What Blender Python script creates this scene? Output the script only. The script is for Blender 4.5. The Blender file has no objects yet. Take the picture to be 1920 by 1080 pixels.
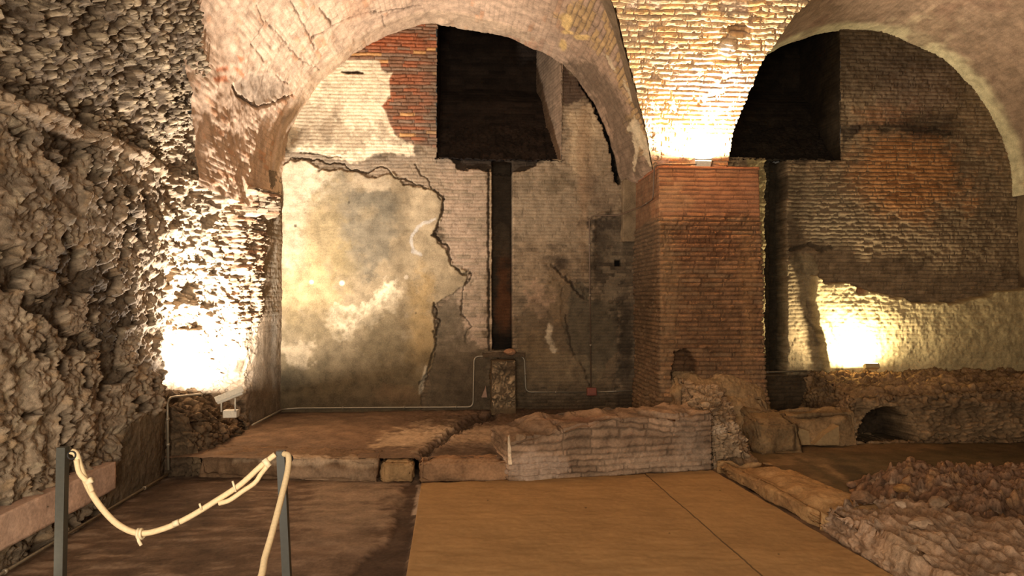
import bpy, math
import numpy as np

# ------------------------------------------------------------------ camera, world, lights, exposure
SC = bpy.context.scene
COL = SC.collection
F = 1310.0
H = 1.6
PHI = math.atan(90 / F)
THE = math.atan(20 / F)
FW = np.array([math.sin(PHI) * math.cos(THE), math.cos(PHI) * math.cos(THE), math.sin(THE)])
RT = np.array([math.cos(PHI), -math.sin(PHI), 0.0])
UP = np.cross(RT, FW)
EYE = np.array([0.0, 0.0, H])


def ray(px, py): return FW + RT * (px - 960) / F + UP * (540 - py) / F
def onY(px, py, Y): d = ray(px, py); return EYE + d * Y / d[1]
def onZ(px, py, Z): d = ray(px, py); return EYE + d * (Z - H) / d[2]
def onX(px, py, X): d = ray(px, py); return EYE + d * X / d[0]


def proj(P):
    d = P - EYE
    w = d @ FW
    return 960 + F * (d @ RT) / w, 540 - F * (d @ UP) / w


cam = bpy.data.cameras.new('camera')
cam.sensor_width = 36.0
cam.sensor_fit = 'HORIZONTAL'
cam.lens = 36.0 * F / 1920
cam.clip_start = 0.05
camo = bpy.data.objects.new('camera', cam)
camo.location = EYE
camo.rotation_euler = (math.pi / 2 + THE, 0, -PHI)
COL.objects.link(camo)
SC.camera = camo

world = bpy.data.worlds.new('world')
SC.world = world
world.use_nodes = True
world.node_tree.nodes['Background'].inputs[0].default_value = (1.0, 0.84, 0.64, 1)
world.node_tree.nodes['Background'].inputs[1].default_value = 0.06

SC.view_settings.view_transform = 'Standard'
SC.view_settings.look = 'None'
SC.view_settings.gamma = 1.0
SC.view_settings.exposure = 0.0
SC.view_settings.use_curve_mapping = False
SC.cycles.max_bounces = 5
SC.cycles.diffuse_bounces = 4
SC.cycles.glossy_bounces = 2
SC.cycles.sample_clamp_indirect = 6.0
SC.cycles.use_denoising = True


def area(name, loc, target, power, size, color, spread=180, size_y=None):
    l = bpy.data.lights.new(name, 'AREA')
    l.energy = power
    l.size = size
    if size_y:
        l.shape = 'RECTANGLE'
        l.size_y = size_y
    l.color = color
    l.spread = math.radians(spread)
    o = bpy.data.objects.new(name, l)
    o.location = loc
    d = np.array(target, float) - np.array(loc, float)
    from mathutils import Vector
    o.rotation_euler = Vector(d).to_track_quat('-Z', 'Y').to_euler()
    COL.objects.link(o)
    return o


WARM = (1.0, 0.80, 0.55)
# broad unseen fill standing in for the lamps of the hall behind and beside the photographer
area('hall_fill', (-0.9, -1.4, 1.3), (0.6, 8.9, 3.4), 300, 1.6, (1.0, 0.88, 0.74))
area('hall_fill_high', (0.5, -1.0, 3.8), (1.2, 7.5, 0.8), 110, 1.6, (1.0, 0.86, 0.70))
# weak fill added without a lamp, grazing up the left wall, just out of frame
area('left_wall_fill', (-1.95, 3.0, 0.35), (-2.6, 5.6, 2.8), 12, 0.12, (1.0, 0.84, 0.62))
# floodlight on the pillar
area('pillar_light', (2.70, 7.60, 3.17), (2.66, 7.55, 4.4), 260, 0.12, (1.0, 0.86, 0.68), 170)
# floodlight on the broken stub beside the left wall
area('stub_light', (-2.22, 6.96, 0.75), (-2.50, 7.40, 2.5), 300, 0.12, (1.0, 0.91, 0.82), 170)
# floodlight on the rubble mass in the second bay
area('bay_light', (4.93, 8.42, 0.80), (4.95, 8.9, 1.9), 60, 0.12, (1.0, 0.86, 0.60), 175)

# ------------------------------------------------------------------ numeric helpers
def smooth(a, b, x):
    t = np.clip((x - a) / (b - a), 0, 1)
    return t * t * (3 - 2 * t)


def lin(c):
    c = np.asarray(c, float) / 255.0
    return np.where(c <= 0.04045, c / 12.92, ((c + 0.055) / 1.055) ** 2.4)


def _h(i, j, k, s):
    n = (i * 374761393 + j * 668265263 + k * 2147483647 + s * 974634777) & 0xFFFFFFFF
    n = ((n ^ (n >> 13)) * 1274126177) & 0xFFFFFFFF
    n = ((n ^ (n >> 16)) * 2246822519) & 0xFFFFFFFF
    return ((n ^ (n >> 15)) & 0xFFFFFF) / float(0xFFFFFF)


def hash2(i, j, s=0):
    i = np.asarray(i).astype(np.int64); j = np.asarray(j).astype(np.int64)
    return _h(i, j, np.int64(7), np.int64(s))


def vnoise(x, y, z, s=0):
    x, y, z = np.broadcast_arrays(x, y, z)
    xi, yi, zi = np.floor(x), np.floor(y), np.floor(z)
    fx, fy, fz = x - xi, y - yi, z - zi
    fx = fx * fx * fx * (fx * (fx * 6 - 15) + 10)
    fy = fy * fy * fy * (fy * (fy * 6 - 15) + 10)
    fz = fz * fz * fz * (fz * (fz * 6 - 15) + 10)
    xi = xi.astype(np.int64); yi = yi.astype(np.int64); zi = zi.astype(np.int64)
    r = 0
    for dx in (0, 1):
        wx = fx if dx else 1 - fx
        for dy in (0, 1):
            wy = fy if dy else 1 - fy
            for dz in (0, 1):
                wz = fz if dz else 1 - fz
                r = r + wx * wy * wz * _h(xi + dx, yi + dy, zi + dz, np.int64(s))
    return r * 2 - 1


def fbm(P, sc, octv=4, s=0, gain=0.5):
    x, y, z = P[..., 0] * sc, P[..., 1] * sc, P[..., 2] * sc
    a, t, n = 1.0, 0, 0
    for o in range(octv):
        t = t + a * vnoise(x + 3.1 * o, y + 7.7 * o, z + 1.3 * o, s + o)
        n += a
        a *= gain
        x, y, z = x * 2.03, y * 2.03, z * 2.03
    return t / n * 1.5


def worley(u, v, s=0):
    """F1, F2 and the cell's random number, in the plane"""
    ui, vi = np.floor(u).astype(np.int64), np.floor(v).astype(np.int64)
    f1 = np.full(np.shape(u), 9.0); f2 = f1.copy(); cid = np.zeros(np.shape(u))
    for a in (-1, 0, 1):
        for b in (-1, 0, 1):
            ci, cj = ui + a, vi + b
            d = np.hypot(ci + 0.1 + 0.8 * hash2(ci, cj, s) - u, cj + 0.1 + 0.8 * hash2(ci, cj, s + 5) - v)
            near = d < f1
            f2 = np.where(near, f1, np.minimum(f2, d))
            cid = np.where(near, hash2(ci, cj, s + 9), cid)
            f1 = np.where(near, d, f1)
    return f1, f2, cid


def bricks(a, b, w, h, s=0, joint=0.011, soft=0.006):
    """a along the course, b across; returns brick mask, brick random, row random"""
    row = np.floor(b / h)
    off = hash2(row, row * 0 + 3, s) * w
    a2 = a + off
    c = np.floor(a2 / w)
    j = (hash2(c, row, s + 1) - 0.5) * 0.3 * w
    # jittered vertical joints
    x = a2 - c * w
    x = np.where(x < j, x + w, x)
    cc = np.where(a2 - c * w < j, c - 1, c)
    e1 = np.minimum(x - j * (cc == c), w - x + 0 * j)
    y = b - row * h
    e = np.minimum(np.abs(e1), np.minimum(y, h - y) * 1.0)
    m = smooth(joint * 0.5 - soft * 0.5, joint * 0.5 + soft * 0.5, e)
    return m, hash2(cc, row, s + 2), hash2(row, row * 0, s + 4)


def sdpoly(x, y, pts):
    """signed distance, positive inside"""
    n = len(pts)
    d = np.full(np.shape(x), 1e12)
    ins = np.zeros(np.shape(x), bool)
    for i in range(n):
        x1, y1 = pts[i]; x2, y2 = pts[(i + 1) % n]
        ex, ey = x2 - x1, y2 - y1
        wx, wy = x - x1, y - y1
        t = np.clip((wx * ex + wy * ey) / (ex * ex + ey * ey + 1e-12), 0, 1)
        d = np.minimum(d, (wx - ex * t) ** 2 + (wy - ey * t) ** 2)
        if y1 != y2:
            c = ((y1 > y) != (y2 > y)) & (x < (x2 - x1) * (y - y1) / (y2 - y1) + x1)
            ins ^= c
    return np.where(ins, 1, -1) * np.sqrt(d)


def sdline(x, y, pts):
    d = np.full(np.shape(x), 1e12)
    for (x1, y1), (x2, y2) in zip(pts[:-1], pts[1:]):
        ex, ey = x2 - x1, y2 - y1
        wx, wy = x - x1, y - y1
        t = np.clip((wx * ex + wy * ey) / (ex * ex + ey * ey + 1e-12), 0, 1)
        d = np.minimum(d, (wx - ex * t) ** 2 + (wy - ey * t) ** 2)
    return np.sqrt(d)


class Paint:
    """colour and relief of one masonry surface: stains, plaster patches and bricks laid out over the surface"""
    def __init__(self, P, base, seed=0):
        self.P = P
        self.x, self.y = proj(P)
        self.C = np.ones(P.shape) * lin(base)
        self.D = np.zeros(P.shape[:-1])
        self.n1 = fbm(P, 2.2, 5, seed + 11)
        self.n2 = fbm(P, 7.0, 5, seed + 23)
        self.n3 = fbm(P, 26.0, 3, seed + 37)

    def poly(self, pts, soft=3, warp=6, big=0):
        d = sdpoly(self.x, self.y, pts) + warp * (self.n2 + 0.5 * self.n3) + big * self.n1
        return smooth(-soft, soft, d)

    def blob(self, cx, cy, rx, ry, soft=0.5, warp=0.5):
        d = 1 - np.hypot((self.x - cx) / rx, (self.y - cy) / ry) + warp * (0.6 * self.n1 + 0.7 * self.n2 + 0.3 * self.n3)
        return smooth(-soft, soft, d)

    def line(self, pts, w, warp=4):
        d = sdline(self.x + warp * self.n2, self.y + warp * self.n2[..., ::-1], pts)
        return 1 - smooth(w * 0.4, w * 1.2, d + w * 0.5 * self.n3)

    def col(self, m, c, a=1.0):
        m = (m * a)[..., None]
        self.C = self.C * (1 - m) + lin(c) * m

    def mul(self, f):
        self.C = self.C * (f[..., None] if np.ndim(f) else f)

    def add(self, d): self.D = self.D + d


# ------------------------------------------------------------------ materials
def masonry(name, bump=0.5, dist=0.004, s1=70.0, s2=260.0, rough=0.92, amt=0.35, spec=0.15):
    m = bpy.data.materials.new(name)
    m.use_nodes = True
    nt = m.node_tree; N = nt.nodes; L = nt.links
    b = N['Principled BSDF']
    b.inputs['Roughness'].default_value = rough
    b.inputs['Specular IOR Level'].default_value = spec
    tc = N.new('ShaderNodeTexCoord')
    at = N.new('ShaderNodeAttribute'); at.attribute_name = 'Col'
    n1 = N.new('ShaderNodeTexNoise'); n1.inputs['Scale'].default_value = s1; n1.inputs['Detail'].default_value = 6; n1.inputs['Roughness'].default_value = 0.65
    n2 = N.new('ShaderNodeTexNoise'); n2.inputs['Scale'].default_value = s1 * 0.13; n2.inputs['Detail'].default_value = 5
    L.new(tc.outputs['Object'], n1.inputs['Vector']); L.new(tc.outputs['Object'], n2.inputs['Vector'])
    ad = N.new('ShaderNodeMath'); ad.operation = 'ADD'
    L.new(n1.outputs['Fac'], ad.inputs[0]); L.new(n2.outputs['Fac'], ad.inputs[1])
    mr = N.new('ShaderNodeMapRange'); mr.inputs['From Min'].default_value = 0.72; mr.inputs['From Max'].default_value = 1.28
    mr.inputs['To Min'].default_value = 1 - amt; mr.inputs['To Max'].default_value = 1 + amt
    L.new(ad.outputs[0], mr.inputs['Value'])
    mx = N.new('ShaderNodeVectorMath'); mx.operation = 'SCALE'
    L.new(at.outputs['Color'], mx.inputs[0]); L.new(mr.outputs[0], mx.inputs['Scale'])
    L.new(mx.outputs[0], b.inputs['Base Color'])
    n3 = N.new('ShaderNodeTexNoise'); n3.inputs['Scale'].default_value = s2; n3.inputs['Detail'].default_value = 3
    L.new(tc.outputs['Object'], n3.inputs['Vector'])
    a2 = N.new('ShaderNodeMath'); a2.operation = 'MULTIPLY_ADD'; a2.inputs[1].default_value = 0.3
    L.new(n3.outputs['Fac'], a2.inputs[0]); L.new(n1.outputs['Fac'], a2.inputs[2])
    bp = N.new('ShaderNodeBump'); bp.inputs['Strength'].default_value = bump; bp.inputs['Distance'].default_value = dist
    L.new(a2.outputs[0], bp.inputs['Height']); L.new(bp.outputs[0], b.inputs['Normal'])
    return m


def plain(name, c, rough=0.6, metal=0.0, amt=0.15, sc=60.0, bump=0.15, dist=0.002):
    m = bpy.data.materials.new(name)
    m.use_nodes = True
    nt = m.node_tree; N = nt.nodes; L = nt.links
    b = N['Principled BSDF']
    b.inputs['Roughness'].default_value = rough
    b.inputs['Metallic'].default_value = metal
    tc = N.new('ShaderNodeTexCoord')
    n1 = N.new('ShaderNodeTexNoise'); n1.inputs['Scale'].default_value = sc; n1.inputs['Detail'].default_value = 5
    L.new(tc.outputs['Object'], n1.inputs['Vector'])
    cr = N.new('ShaderNodeMix'); cr.data_type = 'RGBA'
    l = lin(c)
    cr.inputs[6].default_value = (*np.clip(l * (1 - amt * 2), 0, 1), 1)
    cr.inputs[7].default_value = (*np.clip(l * (1 + amt * 2), 0, 1), 1)
    L.new(n1.outputs['Fac'], cr.inputs[0]); L.new(cr.outputs[2], b.inputs['Base Color'])
    bp = N.new('ShaderNodeBump'); bp.inputs['Strength'].default_value = bump; bp.inputs['Distance'].default_value = dist
    L.new(n1.outputs['Fac'], bp.inputs['Height']); L.new(bp.outputs[0], b.inputs['Normal'])
    return m


def glow(name, c, s):
    m = bpy.data.materials.new(name)
    m.use_nodes = True
    b = m.node_tree.nodes['Principled BSDF']
    b.inputs['Base Color'].default_value = (0.8, 0.8, 0.8, 1)
    b.inputs['Emission Color'].default_value = (*c, 1)
    b.inputs['Emission Strength'].default_value = s
    return m


M_WALL = masonry('old_masonry')
M_ROUGH = masonry('rubble_masonry', 0.9, 0.010, 45.0, 160.0, amt=0.4)
M_FLOOR = masonry('packed_earth', 0.6, 0.004, 38.0, 150.0, amt=0.35)
M_STONE = masonry('weathered_stone', 0.6, 0.005, 50.0, 190.0, amt=0.35)
M_CONDUIT = plain('galvanised_conduit', (140, 128, 108), 0.45, 0.5)
M_RUST = plain('rust_red_plastic', (120, 62, 42), 0.6)
M_LAMP = plain('cream_lamp_metal', (205, 198, 180), 0.5)
M_LAMPD = plain('brass_lamp_metal', (176, 156, 112), 0.5, 0.1)
M_GLASS = glow('lit_lamp_glass', (1.0, 0.9, 0.7), 12.0)
M_POST = plain('dark_painted_steel', (58, 56, 46), 0.55, 0.0)
M_TAPE = plain('pale_tape', (225, 205, 165), 0.6)
M_PLUG = plain('black_iron', (35, 30, 25), 0.7)


# ------------------------------------------------------------------ object helpers
def tag(o, label=None, cat=None, group=None, kind=None):
    if label: o['label'] = label
    if cat: o['category'] = cat
    if group: o['group'] = group
    if kind: o['kind'] = kind
    return o


def empty(name, loc=(0, 0, 0), **k):
    o = bpy.data.objects.new(name, None)
    o.empty_display_size = 0.1
    o.location = loc
    COL.objects.link(o)
    return tag(o, **k)


def put(o, parent):
    if parent is not None:
        o.parent = parent
        o.matrix_parent_inverse.identity()


def mesh(name, V, faces, mat, parent=None, C=None, smoothsh=True, org=None):
    """V (n,3) in world space, faces (m,4) or list"""
    V = np.asarray(V, float)
    if parent is not None and org is None:
        p = parent
        org = np.zeros(3)
        while p is not None:
            org = org + np.array(p.location); p = p.parent
        V = V - org
        loc = (0, 0, 0)
    elif org is not None:
        V = V - np.array(org)
        loc = org
    else:
        loc = (0, 0, 0)
    me = bpy.data.meshes.new(name)
    if isinstance(faces, np.ndarray):
        k = faces.shape[1]
        me.vertices.add(len(V)); me.vertices.foreach_set('co', V.astype(np.float32).ravel())
        me.loops.add(faces.size); me.loops.foreach_set('vertex_index', faces.astype(np.int32).ravel())
        me.polygons.add(len(faces))
        me.polygons.foreach_set('loop_start', np.arange(0, faces.size, k, dtype=np.int32))
        me.polygons.foreach_set('loop_total', np.full(len(faces), k, dtype=np.int32))
        me.update(calc_edges=True)
    else:
        me.from_pydata([tuple(v) for v in V], [], faces)
    if smoothsh:
        me.polygons.foreach_set('use_smooth', np.ones(len(me.polygons), bool))
    if C is not None:
        at = me.color_attributes.new('Col', 'FLOAT_COLOR', 'POINT')
        rgba = np.ones((len(V), 4), np.float32)
        rgba[:, :3] = np.clip(C.reshape(-1, 3), 0, 0.95)
        at.data.foreach_set('color', rgba.ravel())
    me.materials.append(mat)
    me.update()
    o = bpy.data.objects.new(name, me)
    o.location = loc
    COL.objects.link(o)
    put(o, parent)
    return o


def grid(name, P, C, mat, parent=None, keep=None, org=None):
    nu, nv = P.shape[:2]
    idx = np.arange(nu * nv).reshape(nu, nv)
    q = np.stack([idx[:-1, :-1], idx[1:, :-1], idx[1:, 1:], idx[:-1, 1:]], -1)
    if keep is not None:
        kf = keep[:-1, :-1] & keep[1:, :-1] & keep[1:, 1:] & keep[:-1, 1:]
        q = q[kf]
    q = q.reshape(-1, 4)
    V = P.reshape(-1, 3); Cc = C.reshape(-1, 3)
    if keep is not None:
        used = np.unique(q)
        rm = np.full(len(V), -1); rm[used] = np.arange(len(used))
        V, Cc, q = V[used], Cc[used], rm[q]
    return mesh(name, V, q, mat, parent, Cc, org=org)


def hexa(name, corners, cell, shade, mat, parent=None, org=None, nmax=420, rnd=0.0):
    """closed block between 8 corners (bottom 4 counter-clockwise from front left, then top 4); shade(P,N,f) -> displacement vectors or amounts, colours"""
    c = np.array(corners, float)
    L = lambda a, b: np.linalg.norm(c[a] - c[b])
    nx = int(np.clip(max(L(0, 1), L(4, 5), L(7, 6), L(3, 2)) / cell, 3, nmax))
    ny = int(np.clip(max(L(0, 3), L(1, 2), L(4, 7), L(5, 6)) / cell, 3, nmax))
    nz = int(np.clip(max(L(0, 4), L(1, 5), L(2, 6), L(3, 7)) / cell, 3, nmax))
    lut = {}
    verts = []; faces = []
    key = lambda i, j, k: (i * (ny + 1) + j) * (nz + 1) + k
    I = []; Fc = []
    def face(fix, val, na, nb):
        a, b = np.meshgrid(np.arange(na + 1), np.arange(nb + 1), indexing='ij')
        v = np.full_like(a, val)
        if fix == 0: ijk = (v, a, b)
        elif fix == 1: ijk = (a, v, b)
        else: ijk = (a, b, v)
        kk = key(*ijk)
        q = np.stack([kk[:-1, :-1], kk[1:, :-1], kk[1:, 1:], kk[:-1, 1:]], -1).reshape(-1, 4)
        flip = {(0, 0): 1, (0, nx): 0, (1, 0): 0, (1, ny): 1, (2, 0): 1, (2, nz): 0}[(fix, val)]
        return q[:, ::-1] if flip else q
    Q = np.concatenate([face(0, 0, ny, nz), face(0, nx, ny, nz), face(1, 0, nx, nz), face(1, ny, nx, nz), face(2, 0, nx, ny), face(2, nz, nx, ny)])
    used, inv = np.unique(Q, return_inverse=True)
    Q = inv.reshape(-1, 4)
    k = used % (nz + 1); j = (used // (nz + 1)) % (ny + 1); i = used // ((nz + 1) * (ny + 1))
    u, v, w = (i / nx)[:, None], (j / ny)[:, None], (k / nz)[:, None]
    bot = c[0] * (1 - u) * (1 - v) + c[1] * u * (1 - v) + c[2] * u * v + c[3] * (1 - u) * v
    top = c[4] * (1 - u) * (1 - v) + c[5] * u * (1 - v) + c[6] * u * v + c[7] * (1 - u) * v
    P = bot * (1 - w) + top * w
    def normals(P):
        e1 = P[Q[:, 2]] - P[Q[:, 0]]; e2 = P[Q[:, 3]] - P[Q[:, 1]]
        fn = np.cross(e1, e2)
        N = np.zeros(P.shape)
        for t in range(4):
            np.add.at(N, Q[:, t], fn)
        return N / (np.linalg.norm(N, axis=1, keepdims=True) + 1e-12)
    N = normals(P)
    if rnd > 0:
        ctr = c.mean(0)
        uu = np.concatenate([u, v, w], 1) * 2 - 1
        e = np.sort(np.abs(uu), 1)
        cf = smooth(0.55, 1.0, e[:, 1])[:, None]
        P = P - N * rnd * cf
        N = normals(P)
    D, C = shade(P, N)
    if D.ndim == 1:
        D = D[:, None] * N
    return mesh(name, P + D, Q, mat, parent, C, org=org)


def tube(name, pts, r, mat, parent=None, org=None, n=12, bend=0.0, twist=0.0, closed_ends=True, C=None):
    pts = [np.array(p, float) for p in pts]
    if bend > 0 and len(pts) > 2:
        out = [pts[0]]
        for a, b, c in zip(pts[:-2], pts[1:-1], pts[2:]):
            d1 = a - b; d2 = c - b
            l = min(bend, np.linalg.norm(d1) * 0.45, np.linalg.norm(d2) * 0.45)
            p1 = b + d1 / np.linalg.norm(d1) * l; p2 = b + d2 / np.linalg.norm(d2) * l
            for t in np.linspace(0, 1, 6):
                out.append((1 - t) ** 2 * p1 + 2 * t * (1 - t) * b + t * t * p2)
        out.append(pts[-1])
        pts = out
    P = np.array(pts)
    T = np.gradient(P, axis=0); T /= np.linalg.norm(T, axis=1, keepdims=True) + 1e-9
    ref = np.array([0, 0, 1.0]) if abs(T[0][2]) < 0.9 else np.array([1.0, 0, 0])
    a = np.cross(T[0], ref); a /= np.linalg.norm(a)
    V = []
    rr = np.broadcast_to(r, (len(P),))
    for i in range(len(P)):
        a = a - T[i] * (a @ T[i]); a /= np.linalg.norm(a)
        b = np.cross(T[i], a)
        for k in range(n):
            an = 2 * math.pi * k / n + twist * i
            rad = rr[i] * (1 + (0.16 * abs(math.sin(1.5 * (an - twist * i * 1.0) + twist * i * 2)) if twist else 0))
            V.append(P[i] + rad * (math.cos(an) * a + math.sin(an) * b))
    f = []
    m = len(P)
    for i in range(m - 1):
        for k in range(n):
            f.append((i * n + k, i * n + (k + 1) % n, (i + 1) * n + (k + 1) % n, (i + 1) * n + k))
    f.append(tuple(range(n))[::-1]); f.append(tuple((m - 1) * n + k for k in range(n)))
    return mesh(name, V, f, mat, parent, org=org)


def box(name, lo, hi, mat, parent=None, org=None, bev=0.004, rot=None, piv=None):
    x0, y0, z0 = lo; x1, y1, z1 = hi
    import bmesh
    bm = bmesh.new()
    vs = [bm.verts.new(v) for v in ((x0, y0, z0), (x1, y0, z0), (x1, y1, z0), (x0, y1, z0), (x0, y0, z1), (x1, y0, z1), (x1, y1, z1), (x0, y1, z1))]
    for f in ((3, 2, 1, 0), (4, 5, 6, 7), (0, 1, 5, 4), (1, 2, 6, 5), (2, 3, 7, 6), (3, 0, 4, 7)):
        bm.faces.new([vs[i] for i in f])
    if bev:
        bmesh.ops.bevel(bm, geom=bm.edges[:], offset=bev, segments=2, affect='EDGES', profile=0.5)
    V = np.array([v.co[:] for v in bm.verts]); bm.verts.index_update()
    fs = [tuple(v.index for v in f.verts) for f in bm.faces]
    bm.free()
    if rot is not None:
        from mathutils import Matrix
        Rm = np.array(Matrix.Rotation(rot[0], 3, rot[1]))
        piv = np.array(piv if piv is not None else V.mean(0))
        V = (V - piv) @ Rm.T + piv
    return mesh(name, V, fs, mat, parent, org=org, smoothsh=False)


def plane_grid(u, v, f):
    U, Vv = np.meshgrid(u, v, indexing='ij')
    return f(U, Vv)


# ================================================================== SETTING
YB = 8.9          # plane of the back wall
ZT = 0.19         # level of the raised floor

# profile in which the great vault rises from the pillar towards the viewer
SPZ = np.array([2.6, 3.10, 3.50, 3.95, 4.41, 5.0, 5.6, 6.2])
SPY = np.array([8.15, 8.02, 7.68, 7.17, 6.57, 5.75, 4.9, 4.0])
def YS(z): return np.interp(z, SPZ, SPY)
LPZ = np.array([2.6, 3.0, 3.37, 4.0, 4.6, 5.2, 5.8])
LPY = np.array([6.55, 6.5, 6.35, 5.62, 4.9, 4.3, 3.8])
def YL(z): return np.interp(z, LPZ, LPY)

# ---------------------------------------------------------------- back wall of the first bay
ARCH_PX = [(527, 345), (528, 310), (540, 250), (560, 205), (580, 175), (603, 148), (650, 110), (690, 82), (733, 62), (780, 47), (815, 42), (870, 48),
           (930, 60), (985, 78), (1030, 100), (1066, 128), (1092, 158), (1118, 198), (1138, 245), (1152, 290), (1162, 345)]

def wall_back_left():
    st = 0.0092
    x = np.arange(-2.55, 2.75, st); z = np.arange(0.0, 5.35, st)
    P = plane_grid(x, z, lambda X, Z: np.stack([X, np.full_like(X, YB), Z], -1))
    p = Paint(P, (118, 100, 78), 1)
    px, py = p.x, p.y
    a = P[..., 0] + 0.01 * p.n2; b = P[..., 2] + 0.006 * p.n2 + 0.012 * p.n1
    bm, br, rr = bricks(a, b, 0.19, 0.044, 3)
    # general brick skin
    p.mul(0.74 + 0.5 * br + 0.22 * p.n2 + 0.18 * p.n1)
    p.mul(0.66 + 0.34 * bm)
    p.add(0.007 * bm + 0.004 * p.n3 + 0.012 * p.n1)
    # lighter, lime-streaked skin above and right of the shaft
    m = p.poly([(960, 300), (1050, 300), (1055, 160), (1090, 170), (1140, 260), (1160, 350), (1165, 470), (1105, 480), (1060, 470), (1000, 450), (965, 460)], 10, 16)
    p.col(m, (150, 130, 104), 0.75); p.mul(1 - 0.12 * m * (1 - bm))
    m = p.poly([(1062, 215), (1110, 190), (1140, 250), (1150, 300), (1130, 330), (1075, 330)], 6, 10)
    p.col(m, (182, 158, 124), 0.8)
    m = p.blob(1095, 330, 12, 150, 0.5, 0.6); p.col(m, (132, 100, 70), 0.45)
    m = p.blob(1125, 360, 24, 80, 0.5, 0.9); p.col(m, (100, 82, 64), 0.6)
    m = p.poly([(1052, 122), (1078, 150), (1098, 165), (1100, 180), (1080, 195), (1052, 200)], 3, 7)
    p.col(m, (66, 50, 40), 0.85); 
    # brown plaster remains right of the shaft
    m = p.poly([(1000, 560), (1030, 520), (1060, 520), (1100, 560), (1160, 570), (1160, 640), (1150, 735), (1110, 740), (1070, 735), (980, 735), (965, 600)], 4, 9)
    p.col(m, (98, 82, 62), 0.85); p.add(0.020 * m)
    m2 = p.poly([(1055, 545), (1090, 525), (1105, 560), (1160, 575), (1158, 660), (1120, 700), (1108, 730), (1065, 645), (1050, 590)], 3, 6)
    p.col(m2, (84, 74, 58), 0.85); p.add(-0.016 * m2)
    m = p.poly([(1025, 490), (1055, 490), (1070, 520), (1060, 600), (1035, 620), (1025, 560)], 4, 8); p.col(m, (112, 92, 68), 0.7)
    m = p.blob(1020, 690, 60, 40, 0.5, 0.8); p.col(m, (116, 98, 74), 0.6)
    m = p.line([(1030, 612), (1025, 632), (1040, 655)], 6, 3); p.col(m, (176, 158, 130), 0.9)
    m = p.blob(1043, 495, 26, 14, 0.4, 0.6); p.col(m, (62, 50, 38), 0.8); p.add(-0.02 * m)
    m = p.line([(1035, 500), (1065, 525), (1095, 560)], 3, 5); p.col(m, (45, 35, 26), 0.8); p.add(-0.02 * m)
    m = p.line([(1060, 590), (1070, 650), (1108, 725)], 2.2, 4); p.col(m, (50, 40, 30), 0.8)
    for cx, cy, rx, ry, c_, a_ in ((1005, 480, 34, 60, (140, 118, 92), .6), (1010, 570, 26, 30, (150, 122, 96), .7), (1080, 440, 22, 50, (128, 108, 84), .5), (985, 345, 20, 40, (112, 98, 78), .5),
                                   (1040, 340, 40, 24, (96, 82, 62), .6), (1130, 600, 20, 50, (80, 70, 54), .5), (1090, 690, 34, 26, (124, 106, 80), .55), (1000, 650, 26, 40, (112, 92, 66), .5), (1140, 300, 18, 60, (150, 130, 104), .5)):
        p.col(p.blob(cx, cy, rx, ry, 0.3, 1.0) * (0.45 + 0.55 * (br > 0.35)), c_, a_)
    # dark brick by the pillar
    m = p.poly([(1108, 408), (1190, 400), (1190, 790), (1160, 790), (1158, 600), (1150, 540), (1110, 540)], 8, 14)
    p.col(m, (66, 56, 44), 0.62)
    m = p.blob(1128, 470, 26, 60, 0.5, 1.0); p.col(m, (52, 44, 34), 0.65)
    m = p.blob(1172, 640, 14, 60, 0.5, 0.9); p.col(m, (40, 34, 27), 0.65)
    m = p.blob(1150, 505, 18, 50, 0.5, 0.9) * (br > 0.45); p.col(m, (120, 104, 82), 0.55)
    m = p.poly([(1153, 488), (1164, 488), (1164, 499), (1153, 499)], 1, 0); p.col(m, (16, 12, 9)); p.add(-0.09 * m)
    m = p.blob(1140, 418, 40, 14, 0.5, 1.1); p.col(m, (48, 40, 32), 0.7)
    # pale band under the arch, left
    m = p.poly([(535, 285), (560, 272), (650, 300), (720, 290), (820, 275), (820, 300), (915, 316), (915, 470), (905, 640), (870, 640), (830, 480), (820, 365), (700, 330), (640, 310), (535, 310)], 5, 10)
    p.col(m, (152, 132, 108), 0.8); p.mul(1 - 0.22 * m * (1 - bm)); 
    m = p.blob(865, 450, 50, 150, 0.6, 0.9) * (br > 0.3); p.col(m, (172, 146, 122), 0.5)
    m = p.blob(890, 620, 40, 60, 0.6, 0.9) * (br > 0.5); p.col(m, (176, 150, 126), 0.6)
    m = p.blob(700, 295, 140, 22, 0.5, 0.9); p.col(m, (120, 108, 92), 0.45)
    # limewashed brick
    mw = p.poly([(600, 135), (645, 108), (712, 112), (716, 133), (735, 137), (733, 182), (722, 200), (732, 235), (745, 262), (775, 270), (778, 292), (720, 290), (660, 305), (600, 290), (535, 285), (530, 240), (560, 190)], 3, 5)
    p.col(mw, (226, 206, 172), 0.93); p.mul(1 - 0.09 * mw * (1 - bm)); p.mul(1 + 0.06 * mw * p.n2)
    row = hash2(np.floor(b / 0.044), np.floor(a / 0.3), 61); sm = mw * smooth(0.2, 0.6, p.n2 + 0.9 * (row - 0.55)) * smooth(700, 560, px); p.col(sm, (140, 122, 98), 0.6)
    sm = mw * smooth(0.25, 0.6, p.n2 + 0.8 * (row - 0.55)) * smooth(235, 285, py); p.col(sm, (120, 104, 84), 0.6)
    m = mw * p.blob(585, 215, 40, 45, 0.4, 1.1); p.col(m, (150, 132, 108), 0.55)
    m = mw * p.blob(650, 255, 70, 26, 0.4, 1.2); p.col(m, (140, 120, 94), 0.6)
    m = p.poly([(640, 134), (670, 131), (680, 137), (650, 138)], 1.5, 2); p.col(m, (52, 42, 32)); p.add(-0.03 * m)
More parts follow.
